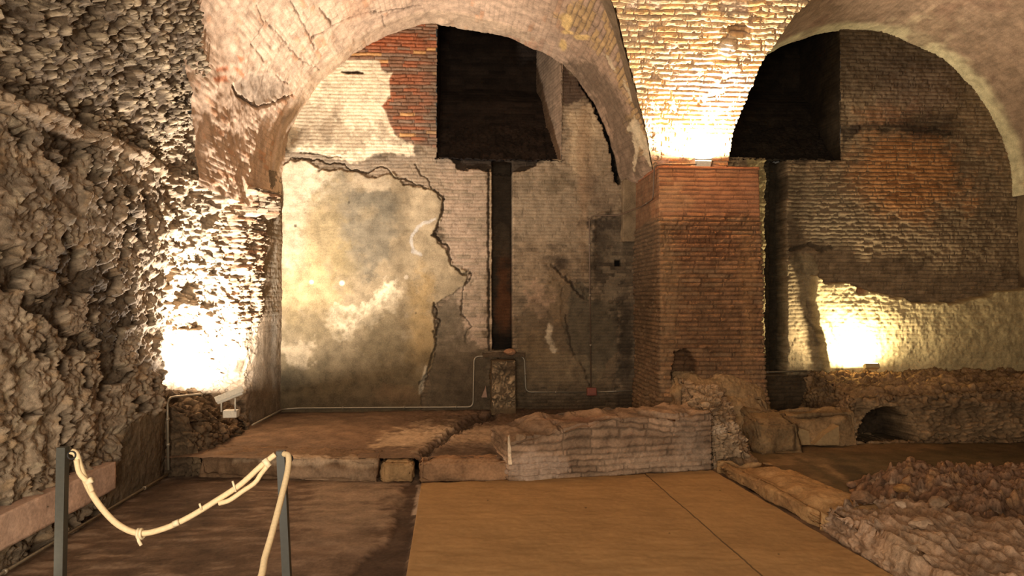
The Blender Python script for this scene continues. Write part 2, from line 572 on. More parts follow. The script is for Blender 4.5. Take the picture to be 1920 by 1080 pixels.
    # red brick infill
    mr = p.poly([(640, 112), (700, 60), (820, 20), (822, 277), (775, 270), (748, 258), (730, 232), (724, 210), (716, 200), (733, 182), (730, 150), (737, 136), (715, 130), (712, 112)], 2, 0)
    stair = (mr > 0.5).astype(float)
    p.col(mr, (126, 92, 70), 0.95)
    m = mr * (br > 0.55); p.col(m, (154, 92, 62), 0.75)
    m = mr * (br < 0.22); p.col(m, (136, 112, 92), 0.8)
    m = mr * (br > 0.93); p.col(m, (196, 150, 96), 0.8)
    m = mr * smooth(770, 815, px + 14 * p.n2) * smooth(105, 125, py); p.col(m, (104, 90, 74), 0.6)
    m = mr * p.blob(720, 78, 70, 12, 0.5, 0.6); p.col(m, (160, 88, 54), 0.7)
    p.mul(1 - 0.42 * mr * (1 - bm)); p.add(0.006 * mr * bm)
    # big plaster field
    PL = [(522, 318), (545, 300), (575, 300), (600, 318), (640, 320), (665, 322), (690, 335), (715, 333), (735, 325), (760, 345), (815, 358), (832, 372), (828, 405), (812, 440),
          (838, 470), (845, 500), (880, 512), (870, 535), (830, 560), (812, 575), (818, 640), (808, 690), (790, 720), (785, 790), (522, 790)]
    mp = p.poly(PL, 1.8, 4)
    p.add(mp * (0.030 - 0.006 * bm - 0.004 * p.n3 + 0.004 * p.n2))
    p.C = p.C * (1 - mp[..., None]) + lin((144, 126, 98)) * mp[..., None] * (1 + 0.10 * p.n2 + 0.06 * p.n3)[..., None]
    def st_(cx, cy, rx, ry, c, a, soft=0.5, warp=0.7):
        p.col(mp * p.blob(cx, cy, rx, ry, soft, warp), c, a)
    st_(560, 345, 58, 50, (196, 178, 148), 0.9, 0.3)
    st_(548, 430, 28, 90, (178, 160, 130), 0.75, 0.3)
    st_(675, 430, 85, 85, (112, 102, 84), 0.85, 0.35)
    st_(720, 380, 50, 40, (104, 95, 78), 0.7, 0.3)
    st_(700, 345, 40, 14, (176, 156, 126), 0.7, 0.3)
    st_(790, 380, 35, 60, (176, 156, 124), 0.7)
    st_(800, 480, 40, 60, (166, 146, 114), 0.55)
    st_(610, 440, 40, 70, (160, 136, 92), 0.45)
    st_(580, 540, 60, 50, (164, 140, 98), 0.6, 0.35)
    st_(640, 500, 30, 40, (128, 110, 76), 0.6)
    st_(690, 400, 20, 14, (160, 140, 106), 0.4)
    m = mp * p.poly([(612, 600), (625, 580), (665, 572), (705, 545), (725, 530), (745, 545), (735, 580), (700, 600), (665, 632), (640, 640), (625, 630)], 9, 18); p.col(m, (226, 204, 168), 0.95)
    st_(790, 620, 26, 90, (150, 120, 72), 0.6)
    st_(590, 610, 50, 40, (112, 96, 68), 0.65)
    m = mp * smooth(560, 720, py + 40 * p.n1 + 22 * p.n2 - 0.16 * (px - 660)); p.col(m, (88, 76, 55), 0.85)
    st_(720, 620, 50, 60, (98, 84, 60), 0.7)
    st_(560, 660, 32, 26, (160, 142, 114), 0.85, 0.25)
    st_(760, 740, 45, 16, (132, 106, 76), 0.6)
    st_(600, 735, 60, 14, (104, 90, 64), 0.5)
    st_(545, 715, 30, 26, (60, 52, 38), 0.7)
    for cx, cy, r in ((642, 531, 5), (585, 529, 4), (780, 587, 1.6), (655, 380, 2), (555, 424, 3), (762, 520, 4)):
        m = 1 - smooth(r * 0.7, r * 1.3, np.hypot(px - cx, py - cy)); p.col(m, (214, 196, 168) if r > 3 else (60, 50, 38), 0.8)
    m = mp * (1 - smooth(0, 26, np.abs(px - 755) + 60 * (py < 355) + 60 * (py > 620))); p.col(m, (108, 92, 68), 0.35)
    # curve scar of old pipe in the plaster
    m = p.line([(815, 410), (785, 425), (770, 445), (775, 470), (790, 478)], 3.5, 2); p.col(m, (186, 178, 166), 0.7)
    # cracks and broken plaster edge
    WK = 0.62
    for pts, w, dep in (([(545, 293), (600, 300), (640, 310), (690, 322), (715, 312), (745, 330), (780, 348), (820, 358), (832, 372)], 3.0, 0.03),
                        ([(775, 310), (790, 330), (810, 345), (825, 372)], 2.4, 0.02),
                        ([(830, 372), (827, 405), (812, 440), (840, 470), (848, 498), (870, 512), (884, 510)], 4.0, 0.04),
                        ([(884, 512), (870, 540), (862, 590), (885, 610), (870, 640)], 2.4, 0.02),
                        ([(815, 572), (820, 600), (816, 650), (806, 690), (790, 722)], 4.0, 0.035),
                        ([(560, 285), (640, 296)], 2.0, 0.015)):
        m = p.line(pts, w * WK, 7); p.col(m, (62, 50, 38), 0.65); p.add(-dep * m)
    m = p.line([(798, 690), (788, 735)], 4, 2); p.col(m, (180, 166, 140), 0.8)
    # lower coat between broken edge and shaft
    m = p.poly([(822, 575), (850, 560), (870, 590), (880, 640), (915, 660), (915, 790), (795, 790), (800, 715), (815, 680)], 4, 8)
    p.col(m, (96, 84, 66), 0.8); p.add(0.008 * m * (1 - bm))
    m = p.blob(850, 720, 50, 40, 0.5, 0.7); p.col(m, (70, 60, 46), 0.6)
    # damp foot of the wall
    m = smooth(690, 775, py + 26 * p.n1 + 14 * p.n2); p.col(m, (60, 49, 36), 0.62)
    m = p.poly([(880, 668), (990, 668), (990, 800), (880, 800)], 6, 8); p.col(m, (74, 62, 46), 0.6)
    # long open crack beside the arch
    m = p.line([(1092, 150), (1102, 172), (1120, 205), (1138, 240), (1150, 285), (1160, 340)], 6.5, 3); p.col(m, (14, 11, 8)); p.add(-0.12 * m)
    # dark sunken rim below the opening
    m = p.poly([(845, 290), (1050, 290), (1010, 305), (985, 322), (860, 318)], 2, 5); p.col(m, (40, 31, 24), 0.9); p.add(-0.07 * m)
    # vertical shaft
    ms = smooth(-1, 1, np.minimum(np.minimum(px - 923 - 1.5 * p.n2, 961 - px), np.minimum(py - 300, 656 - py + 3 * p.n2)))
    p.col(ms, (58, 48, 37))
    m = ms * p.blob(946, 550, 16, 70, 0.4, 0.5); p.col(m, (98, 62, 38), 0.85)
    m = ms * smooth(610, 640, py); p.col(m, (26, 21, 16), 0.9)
    m = ms * p.poly([(925, 430), (940, 410), (958, 425), (958, 480), (925, 480)], 3, 3); p.col(m, (82, 68, 52), 0.6)
    p.add(-0.26 * ms - 0.03 * ms * bm)
    m = p.line([(916, 318), (917, 655)], 2.6, 1.5); p.col(m, (48, 38, 28), 0.8); p.add(-0.03 * m)
    m = p.line([(920, 318), (921, 655)], 1.6, 1.5); p.col(m, (160, 136, 104), 0.6)
    # niche opening
    Np = onY(820, 40, YB), onY(1052, 299, YB)
    X0, X1, Z0 = Np[0][0], Np[1][0], Np[1][2]
    jag = 0.012 * np.sign(p.n3) * (hash2(np.floor(P[..., 2] / 0.047), np.floor(P[..., 2] / 0.047), 5) - 0.5) * 2
    inn = (P[..., 0] > X0 + jag) & (P[..., 0] < X1 + jag) & (P[..., 2] > Z0 + 0.02 * p.n2)
    edge = (np.abs(P[..., 0] - X0) < 0.02) & (P[..., 2] > Z0)
    P2 = P.copy(); P2[..., 1] -= p.D
    keep = ~inn
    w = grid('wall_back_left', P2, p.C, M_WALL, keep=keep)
    tag(w, 'patchy plaster and brick end wall under the left arch, with dark opening', 'wall', kind='structure')
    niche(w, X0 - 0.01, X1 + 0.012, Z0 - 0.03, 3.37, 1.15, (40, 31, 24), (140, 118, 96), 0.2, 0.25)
    return w


def niche(parent, X0, X1, Z0, z1, dep, dark_tone, side, splay=0.0, pale=0.75):
    st = 0.014
    # back: a broken sloping sill, then a sheer wall
    prof = np.array([(YB - 0.01, Z0), (YB + 0.16, Z0 + 0.02), (YB + dep * 0.62, Z0 + 0.62), (YB + dep * 0.75, Z0 + 1.0), (YB + dep, Z0 + 1.25), (YB + dep, 6.0), (YB - 0.0, 6.02)])
    sl = np.r_[0, np.cumsum(np.hypot(*np.diff(prof, axis=0).T))]
    t = np.arange(0, sl[-1], st); u = np.arange(X0 - 0.02, X1 + 0.03, st)
    def f(U, T):
        return np.stack([U, np.interp(T, sl, prof[:, 0]), np.interp(T, sl, prof[:, 1])], -1)
    P = plane_grid(u, t, f)
    p = Paint(P, dark_tone, 31)  # back of the recess gets one dark colour
    f1, f2, cid = worley(P[..., 0] / 0.11, (P[..., 1] + P[..., 2]) / 0.055, 3)
    bm, br, rr = bricks(P[..., 0], P[..., 2], 0.26, 0.055, 8)
    p.mul(0.7 + 0.6 * br)
    low = smooth(Z0 + 0.9, Z0 + 0.5, P[..., 2])
    rel = 0.03 * low * smooth(0.0, 0.35, f2 - f1) + 0.008 * bm + 0.03 * p.n1 + 0.015 * p.n2
    P[..., 1] -= rel; P[..., 2] += rel * low * 0.6
    grid('niche_back', P, p.C, M_ROUGH, parent)
    for X, sgn, c in ((X0, 1, dark_tone), (X1, -1, side)):
        y = np.arange(YB - 0.012, YB + dep + 0.05, st); z = np.arange(Z0 - 0.05, 6.03, st)
        P = plane_grid(y, z, lambda Y, Z: np.stack([np.full_like(Y, X), Y, Z], -1))
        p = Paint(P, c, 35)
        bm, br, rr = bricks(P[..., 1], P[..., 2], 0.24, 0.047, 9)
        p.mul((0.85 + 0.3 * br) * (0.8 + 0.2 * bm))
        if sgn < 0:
            m = smooth(0.3, 0.9, (P[..., 1] - YB) / dep * 1.6 + 0.3 * p.n1); p.col(m, dark_tone, pale)  # side wall turns darker towards the back
        P[..., 0] += sgn * (0.006 * bm + 0.02 * p.n1) - (splay * (P[..., 1] - YB) / dep if sgn < 0 else 0)
        grid('niche_side', P, p.C, M_WALL, parent)


# ---------------------------------------------------------------- back wall of the second bay
def wall_back_right():
    st = 0.0105
    x = np.arange(3.0, 7.45, st); z = np.arange(0.0, 5.4, st)
    P = plane_grid(x, z, lambda X, Z: np.stack([X, np.full_like(X, YB), Z], -1))
    p = Paint(P, (134, 112, 84), 41)
    px, py = p.x, p.y
    a = P[..., 0] + 0.01 * p.n2; b = P[..., 2] + 0.008 * p.n2 + 0.012 * p.n1
    bm, br, rr = bricks(a, b, 0.26, 0.052, 13)
    hol = bm * (1 - 0.9 * (hash2(np.floor(a / 0.12), np.floor(b / 0.052), 77) > 0.93))
    p.mul((0.82 + 0.32 * br + 0.2 * p.n2) * (0.7 + 0.3 * bm))
    p.add(0.016 * hol + 0.010 * p.n2 + 0.008 * p.n3 + 0.02 * p.n1)
    m = p.blob(1700, 330, 110, 70, 0.5, 0.6); p.col(m * bm, (178, 112, 54), 0.6)
    m = p.blob(1660, 215, 60, 20, 0.5, 0.9); p.col(m * bm, (150, 96, 58), 0.5)
    m = p.blob(1720, 160, 90, 60, 0.5, 0.8); p.col(m, (106, 86, 70), 0.6)
    m = p.blob(1560, 400, 60, 60, 0.5, 0.8); p.col(m, (122, 106, 82), 0.6)
    m = smooth(230, 120, py + 30 * p.n1 + 0.1 * (px - 1650)); p.col(m, (62, 52, 40), 0.72)
    m = p.line([(1600, 238), (1700, 240), (1780, 250)], 8, 6); p.col(m, (46, 38, 29), 0.7)
    m = p.poly([(1480, 310), (1575, 290), (1610, 240), (1575, 235), (1575, 300), (1480, 300)], 3, 8); p.col(m, (52, 43, 33), 0.8)
    m = p.blob(1740, 235, 60, 22, 0.5, 0.6); p.col(m, (50, 42, 32), 0.6)
    # ragged plaster along the shaft
    m = p.poly([(1472, 500), (1500, 470), (1530, 500), (1515, 560), (1530, 640), (1560, 700), (1472, 700)], 4, 8); p.col(m, (150, 132, 98), 0.7); p.add(0.02 * m)
    m = p.poly([(1400, 300), (1432, 300), (1440, 500), (1432, 580), (1434, 720), (1400, 720)], 1.5, 4); p.col(m, (170, 152, 104), 0.8); p.add(0.02 * m * (1 + p.n3))
    m = p.blob(1490, 430, 16, 80, 0.4, 1.0); p.col(m, (70, 58, 42), 0.6); p.add(-0.02 * m)
    # shaft
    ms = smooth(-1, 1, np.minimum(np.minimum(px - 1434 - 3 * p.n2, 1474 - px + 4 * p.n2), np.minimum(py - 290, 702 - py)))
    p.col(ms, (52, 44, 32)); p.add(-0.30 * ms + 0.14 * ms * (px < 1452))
    # bulging plaster mound hung against the wall
    MD = [(1518, 520), (1540, 533), (1580, 530), (1600, 542), (1640, 552), (1700, 566), (1760, 570), (1800, 562), (1860, 545), (1960, 540), (1960, 760), (1560, 760), (1540, 690), (1528, 630), (1512, 560)]
    d = sdpoly(px, py, MD) + 5 * p.n2
    mb = smooth(-2, 2, d)
    p.C = p.C * (1 - mb[..., None]) + lin((208, 186, 136)) * (mb * (1 + 0.08 * p.n2 + 0.05 * p.n3))[..., None]
    bulge = 0.20 + 0.04 * smooth(0, 60, d) + 0.03 * smooth(40, 160, d)
    p.D = p.D * (1 - 0.7 * mb); p.add(mb * (bulge + 0.018 * p.n1 + 0.004 * p.n3))
    m = mb * smooth(1700, 1775, px + 30 * p.n1); p.col(m, (150, 130, 92), 0.6)
    m = mb * p.line([(1535, 600), (1555, 650), (1560, 690)], 3, 5); p.col(m, (80, 66, 44), 0.7)
    m = p.blob(1600, 545, 12, 9, 0.3, 0.7); p.col(m, (130, 80, 50), 0.8); p.add(-0.05 * m)
    m = p.line([(1505, 590), (1540, 640), (1555, 690), (1580, 710)], 2.5, 3); p.col(m, (70, 58, 40), 0.6)
    m = smooth(698, 706, py + 3 * p.n2) * smooth(1540, 1500, px); p.col(m, (58, 46, 32), 0.85)
    m = p.line([(1485, 470), (1515, 460), (1540, 468), (1560, 462)], 5, 5); p.col(m, (56, 46, 33), 0.7); p.add(-0.03 * m)
    q = onY(1575, 299, YB); X0, X1, Z0 = 3.1, q[0], q[2]
    inn = (P[..., 0] > X0) & (P[..., 0] < X1 + 0.01 * p.n2) & (P[..., 2] > Z0 + 0.02 * p.n2)
    P2 = P.copy(); P2[..., 1] -= p.D
    w = grid('wall_back_right', P2, p.C, M_WALL, keep=~inn)
    tag(w, 'orange-brown brick end wall of the right bay, with a lit plaster bulge', 'wall', kind='structure')
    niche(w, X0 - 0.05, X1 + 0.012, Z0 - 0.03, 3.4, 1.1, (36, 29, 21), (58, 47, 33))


# ---------------------------------------------------------------- barrel vaults of the two bays
def vault_left():
    A = np.array([onY(x_, y_, YB) for x_, y_ in ARCH_PX])[:, [0, 2]]
    A = np.vstack([[A[0][0] - 0.01, 2.6], A, [A[-1][0] + 0.30, 3.05]])
    sl = np.r_[0, np.cumsum(np.hypot(*np.diff(A, axis=0).T))]
    s = np.arange(0, sl[-1], 0.012); y = np.r_[np.arange(YB + 0.03, 6.9, -0.0135), np.arange(6.9, 3.9, -0.03)]
    def f(S, Y):
        xs = np.interp(S, sl, A[:, 0]); zs = np.interp(S, sl, A[:, 1])
        # smooth the polyline a little towards the ellipse through it
        k = (YB - Y)
        fl = 1 + 0.012 * k
        fx = 0.19 * np.clip(k, 0, 1.1) * smooth(4.3, 3.1, zs) * (xs > 0.3)
        return np.stack([-0.13 + (xs + 0.13) * fl + fx, Y, np.where(zs > 3.0, 3.0 + (zs - 3.0) * (1 + 0.03 * k), zs)], -1)
    P = plane_grid(s, y, f)
    g = np.gradient(P, axis=0); h = np.gradient(P, axis=1)
    # average the normals along the arc
    N = np.cross(g, h); N /= np.linalg.norm(N, axis=-1, keepdims=True)
    k = 41; ker = np.hanning(k); ker /= ker.sum()
    for c in range(3):
        pad = np.pad(N[..., c], ((k // 2, k // 2), (0, 0)), 'edge')
        N[..., c] = np.apply_along_axis(lambda v: np.convolve(v, ker, 'valid'), 0, pad)
        pad = np.pad(P[..., c], ((k // 2, k // 2), (0, 0)), 'reflect', reflect_type='odd')
        P[..., c] = np.apply_along_axis(lambda v: np.convolve(v, ker, 'valid'), 0, pad)
    N /= np.linalg.norm(N, axis=-1, keepdims=True)
    tow = np.stack([-0.13 - P[..., 0], 0 * P[..., 0], 2.4 - P[..., 2]], -1)
    N = np.where((N * tow).sum(-1, keepdims=True) < 0, -N, N)
    p = Paint(P, (202, 172, 144), 51)
    px, py = p.x, p.y
    S, Y = np.meshgrid(s, y, indexing='ij')
    bm, br, rr = bricks(Y + 0.01 * p.n2, S + 0.02 * p.n1 + 0.006 * p.n2, 0.25, 0.062, 15)
    bare = smooth(-0.1, 0.35, p.n1 + 0.15)           # where mortar skin has gone
    p.mul(1 + 0.12 * p.n1 + 0.10 * p.n2)
    p.mul(1 - 0.20 * (1 - bm) * (0.15 + 0.85 * bare))
    p.col(bare * (br > 0.86) * bm, (188, 128, 84), 0.5)
    p.add(0.003 * bm * (0.4 + bare) + 0.025 * p.n1 + 0.012 * p.n2 + 0.003 * p.n3)
    right = smooth(940, 1100, px + 30 * p.n1)
    p.col(right, (138, 112, 88), 0.75); p.mul(1 - 0.2 * right * (1 - bm))  # right haunch: brick tone darkened, its weak light put into the colour
    yb = p.poly([(1040, 30), (1090, 0), (1180, -20), (1210, 200), (1235, 310), (1195, 300), (1170, 180), (1120, 90)], 8, 14)
    p.col(yb * bm * (br > 0.35), (170, 138, 88), 0.7); p.col(yb * (1 - bm), (80, 64, 46), 0.6); p.add(0.012 * yb * bm)
    for cx, cy, rx, ry in ((1064, 38, 10, 14), (1090, 70, 16, 6), (1055, 85, 8, 12), (1065, 60, 12, 5)):
        p.col(p.blob(cx, cy, rx, ry, 0.25, 0.2), (206, 172, 112), 0.85)
    dk = p.poly([(1060, 120), (1110, 110), (1160, 170), (1200, 270), (1222, 310), (1160, 345), (1145, 250), (1110, 180)], 8, 12)
    p.col(dk, (82, 68, 52), 0.65)  # dimmest part of the haunch, shade put into the colour
    for pts in ([(1190, 215), (1205, 240), (1200, 290), (1190, 320), (1188, 270)], [(1130, 100), (1140, 105), (1160, 135), (1150, 130)], [(1170, 145), (1182, 170), (1186, 190), (1172, 165)], [(1178, 240), (1190, 215), (1222, 270), (1222, 310), (1210, 300), (1195, 255)]):
        p.col(p.poly(pts, 2, 4), (196, 176, 142), 0.85)
    # plaster band hugging the end wall
    band = smooth(YB - 0.36, YB - 0.32, Y + 0.03 * p.n2 + 0.03 * p.n1) * smooth(1060, 960, px)
    p.col(band, (184, 158, 128), 0.6); p.add(0.018 * band)
    m = band * smooth(860, 900, px) * (br > 0.4) * bm * smooth(60, 75, py); p.col(m, (150, 92, 64), 0.6)
    m = smooth(860, 1000, px) * smooth(5.4, 4.9, P[..., 2]) * 0; p.col(m, (0, 0, 0))
    # red patches, scars and cracks on the left haunch
    for q_ in ([(402, 128), (428, 124), (430, 132), (404, 134)], [(438, 125), (450, 130), (468, 152), (460, 150)], [(445, 105), (456, 108), (452, 118)], [(396, 145), (430, 142), (432, 155), (398, 152)]):
        p.col(p.poly(q_, 2, 2), (190, 112, 72), 0.8)
    m = p.poly([(440, 165), (470, 140), (505, 140), (545, 165), (520, 185), (480, 200), (455, 190)], 4, 6); p.col(m, (150, 132, 112), 0.7); p.add(-0.012 * m)
    for pts, w, dep in (([(440, 160), (450, 180), (485, 203), (520, 190), (548, 178)], 2.6, 0.03), ([(480, 10), (495, 45), (470, 80), (500, 120)], 1.2, 0.01),
                        ([(545, 5), (560, 30), (572, 50), (590, 90)], 1.5, 0.012), ([(600, 15), (615, 35), (622, 45)], 2.2, 0.02), ([(500, 40), (560, 110), (600, 130)], 1.2, 0.01),
                        ([(585, 70), (640, 40), (700, 22), (760, 15), (790, 14)], 1.6, 0.02), ([(715, 25), (722, 50)], 1.2, 0.01), ([(520, 140), (540, 160)], 1.2, 0.01)):
        m = p.line(pts, w, 3); p.col(m, (78, 60, 46), 0.7); p.add(-dep * m)
    m = p.poly([(640, 0), (700, -10), (690, 30), (650, 45)], 8, 8); p.col(m, (176, 134, 104), 0.5)
    # end of vault at the groins with the great vault
    lim = np.where(P[..., 0] > -0.3, YS(P[..., 2]) - 0.05, YL(P[..., 2]) - 0.22)
    keep = (Y > lim)
    P = P + N * p.D[..., None]
    v = grid('ceiling_vault_left', P, p.C, M_WALL, keep=keep)
    tag(v, 'pale pinkish brick barrel vault over the left bay', 'vault', kind='structure')


def vault_right():
    th = np.radians(np.arange(0, 180, 0.33)); y = np.r_[np.arange(YB + 0.03, 7.0, -0.016), np.arange(7.0, 3.9, -0.03)]
    def f(T, Y):
        R = 2.20 + (YB - Y) * 0.105
        return np.stack([5.16 + R * np.cos(T), Y, 2.97 + R * np.sin(T)], -1)
    P = plane_grid(th, y, f)
    N = np.stack([5.16 - P[..., 0], 0 * P[..., 0], 2.97 - P[..., 2]], -1); N /= np.linalg.norm(N, axis=-1, keepdims=True)
    p = Paint(P, (152, 126, 102), 61)
    T, Y = np.meshgrid(th, y, indexing='ij')
    bm, br, rr = bricks(Y, T * 2.2 + 0.02 * p.n1, 0.25, 0.06, 16)
    p.mul(1 + 0.18 * p.n1 + 0.14 * p.n2 - 0.10 * (1 - bm))
    m = smooth(YB - 0.30, YB - 0.12, Y + 0.10 * p.n1 + 0.05 * p.n2); p.col(m, (206, 192, 150), 0.85)
    m = p.blob(1720, 60, 60, 30, 0.5, 1.0); p.col(m, (176, 158, 124), 0.5)
    m = smooth(0.3, 0.6, p.n1); p.col(m, (124, 94, 76), 0.5)
    p.add(0.004 * bm + 0.02 * p.n1 + 0.01 * p.n2)
    keep = Y > YS(P[..., 2]) - 0.05
    v = grid('ceiling_vault_right', P + N * p.D[..., None], p.C, M_WALL, keep=keep)
    tag(v, 'smeared plaster barrel vault over the right bay', 'vault', kind='structure')


def spandrel():
    sl = np.r_[0, np.cumsum(np.hypot(np.diff(SPY), np.diff(SPZ)))]
    t = np.arange(sl[1] - 0.06, sl[6], 0.0075); u = np.r_[np.arange(0, 1.0001, 0.0044)]
    def f(U, T):
        z = np.interp(T, sl, SPZ); yy = np.interp(T, sl, SPY)
        xl = np.interp(z, [3.0, 3.5, 3.95, 4.41, 5.0, 5.6], [2.24, 2.02, 1.74, 1.42, 0.85, 0.0])
        xr = np.interp(z, [3.0, 3.5, 4.07, 4.41, 5.0, 5.6], [3.10, 3.03, 3.09, 3.25, 3.9, 4.8])
        return np.stack([xl + (xr - xl) * U, yy, z], -1)
    P = plane_grid(u, t, f)
    U, T = np.meshgrid(u, t, indexing='ij')
    p = Paint(P, (214, 180, 134), 71)
    x = P[..., 0]
    bm, br, rr = bricks(x + 0.004 * p.n2, T + 0.004 * p.n2 + 0.010 * p.n1, 0.25, 0.060, 19, joint=0.017, soft=0.007)
    lost = smooth(0.28, 0.5, p.n2 * 0.6 + p.n3 * 0.3 + (hash2(np.floor(x / 0.09), np.floor(T / 0.06), 8) - 0.5) * 0.8)
    body = bm * (1 - 0.8 * lost)
    p.mul(0.8 + 0.4 * br)
    p.col((br > 0.7) * bm, (204, 150, 84), 0.6)
    p.col((1 - body), (168, 144, 122), 0.75)
    sm = smooth(0.25, 0.6, p.n1 + 0.3 * p.n2)         # mortar-smeared
    p.col(sm, (190, 160, 136), 0.6)
    p.add(0.032 * body * (1 - 0.6 * sm) + 0.012 * sm + 0.005 * p.n3 + 0.012 * p.n2 + 0.02 * p.n1)
    m = p.blob(1362, 88, 16, 14, 0.2, 0.2); p.col(m, (226, 206, 180), 0.9); p.add(0.03 * m)
    m = p.blob(1385, 55, 20, 10, 0.3, 0.5); p.add(-0.06 * m); p.col(m, (110, 80, 52), 0.6)
    # torn foot of the spandrel
    ft = smooth(sl[1] + 0.25, sl[1], T + 0.1 * p.n2); p.add(-0.05 * ft * (0.5 + p.n2))
    g = np.gradient(P, axis=0); h = np.gradient(P, axis=1)
    N = np.cross(g, h); N /= np.linalg.norm(N, axis=-1, keepdims=True)
    N = np.where(N[..., 1:2] > 0, -N, N)
    # ragged edges
    ed = np.minimum(U, 1 - U)
    keep = ed > 0.012 * (hash2(np.floor(T / 0.06), np.floor(T / 0.06) * 0, 3)) 
    s = grid('wall_spandrel', P + N * p.D[..., None], p.C, M_WALL, keep=keep)
    tag(s, 'floodlit yellow brick spandrel widening upward above the pillar', 'wall', kind='structure')
    # its flanks, so that it has a body behind the face
    for side in (0, 1):
        e = P[0 if side == 0 else -1]
        d = np.linspace(0, 1, 40)
        Q = e[None, ::3, :].repeat(40, 0).copy()
        back = np.minimum(YB, e[None, ::3, 1] + 0.5)
        Q[..., 1] = e[None, ::3, 1] + d[:, None] * (back - e[None, ::3, 1])
        Q[..., 0] += (0.10 if side == 0 else -0.06) * d[:, None] ** 0.6
        pp = Paint(Q, (110, 92, 70), 75)
        grid('trim_flank', Q + 0.01 * pp.n2[..., None], pp.C, M_WALL, s)


def main_vault():
    # the great vault above the viewer and the far sides of the hall, plain continuation of what the photo shows
    prof = np.array([(5.75, 5.0), (4.9, 5.55), (3.6, 6.1), (2.0, 6.4), (0.0, 6.4), (-2.0, 6.0), (-3.6, 5.0), (-4.2, 3.4), (-4.2, 0.0)])
    sl = np.r_[0, np.cumsum(np.hypot(*np.diff(prof, axis=0).T))]
    t = np.arange(0, sl[-1], 0.1); x = np.arange(-3.3, 8.2, 0.1)
    P = plane_grid(x, t, lambda X, T: np.stack([X, np.interp(T, sl, prof[:, 0]), np.interp(T, sl, prof[:, 1])], -1))
    p = Paint(P, (120, 98, 76), 81)
    P[..., 2] += 0.03 * p.n1
    v = grid('ceiling', P, p.C, M_WALL)
    tag(v, 'brick vault of the hall overhead', 'vault', kind='structure')
    y = np.arange(-4.3, 9.0, 0.1); z = np.arange(0, 6.6, 0.1)
    P = plane_grid(y, z, lambda Y, Z: np.stack([np.full_like(Y, 7.42), Y, Z], -1))
    p = Paint(P, (110, 90, 66), 83)
    P[..., 0] += 0.04 * p.n1
    v = grid('wall_right', P, p.C, M_WALL)
    tag(v, 'brown masonry wall closing the right bay', 'wall', kind='structure')


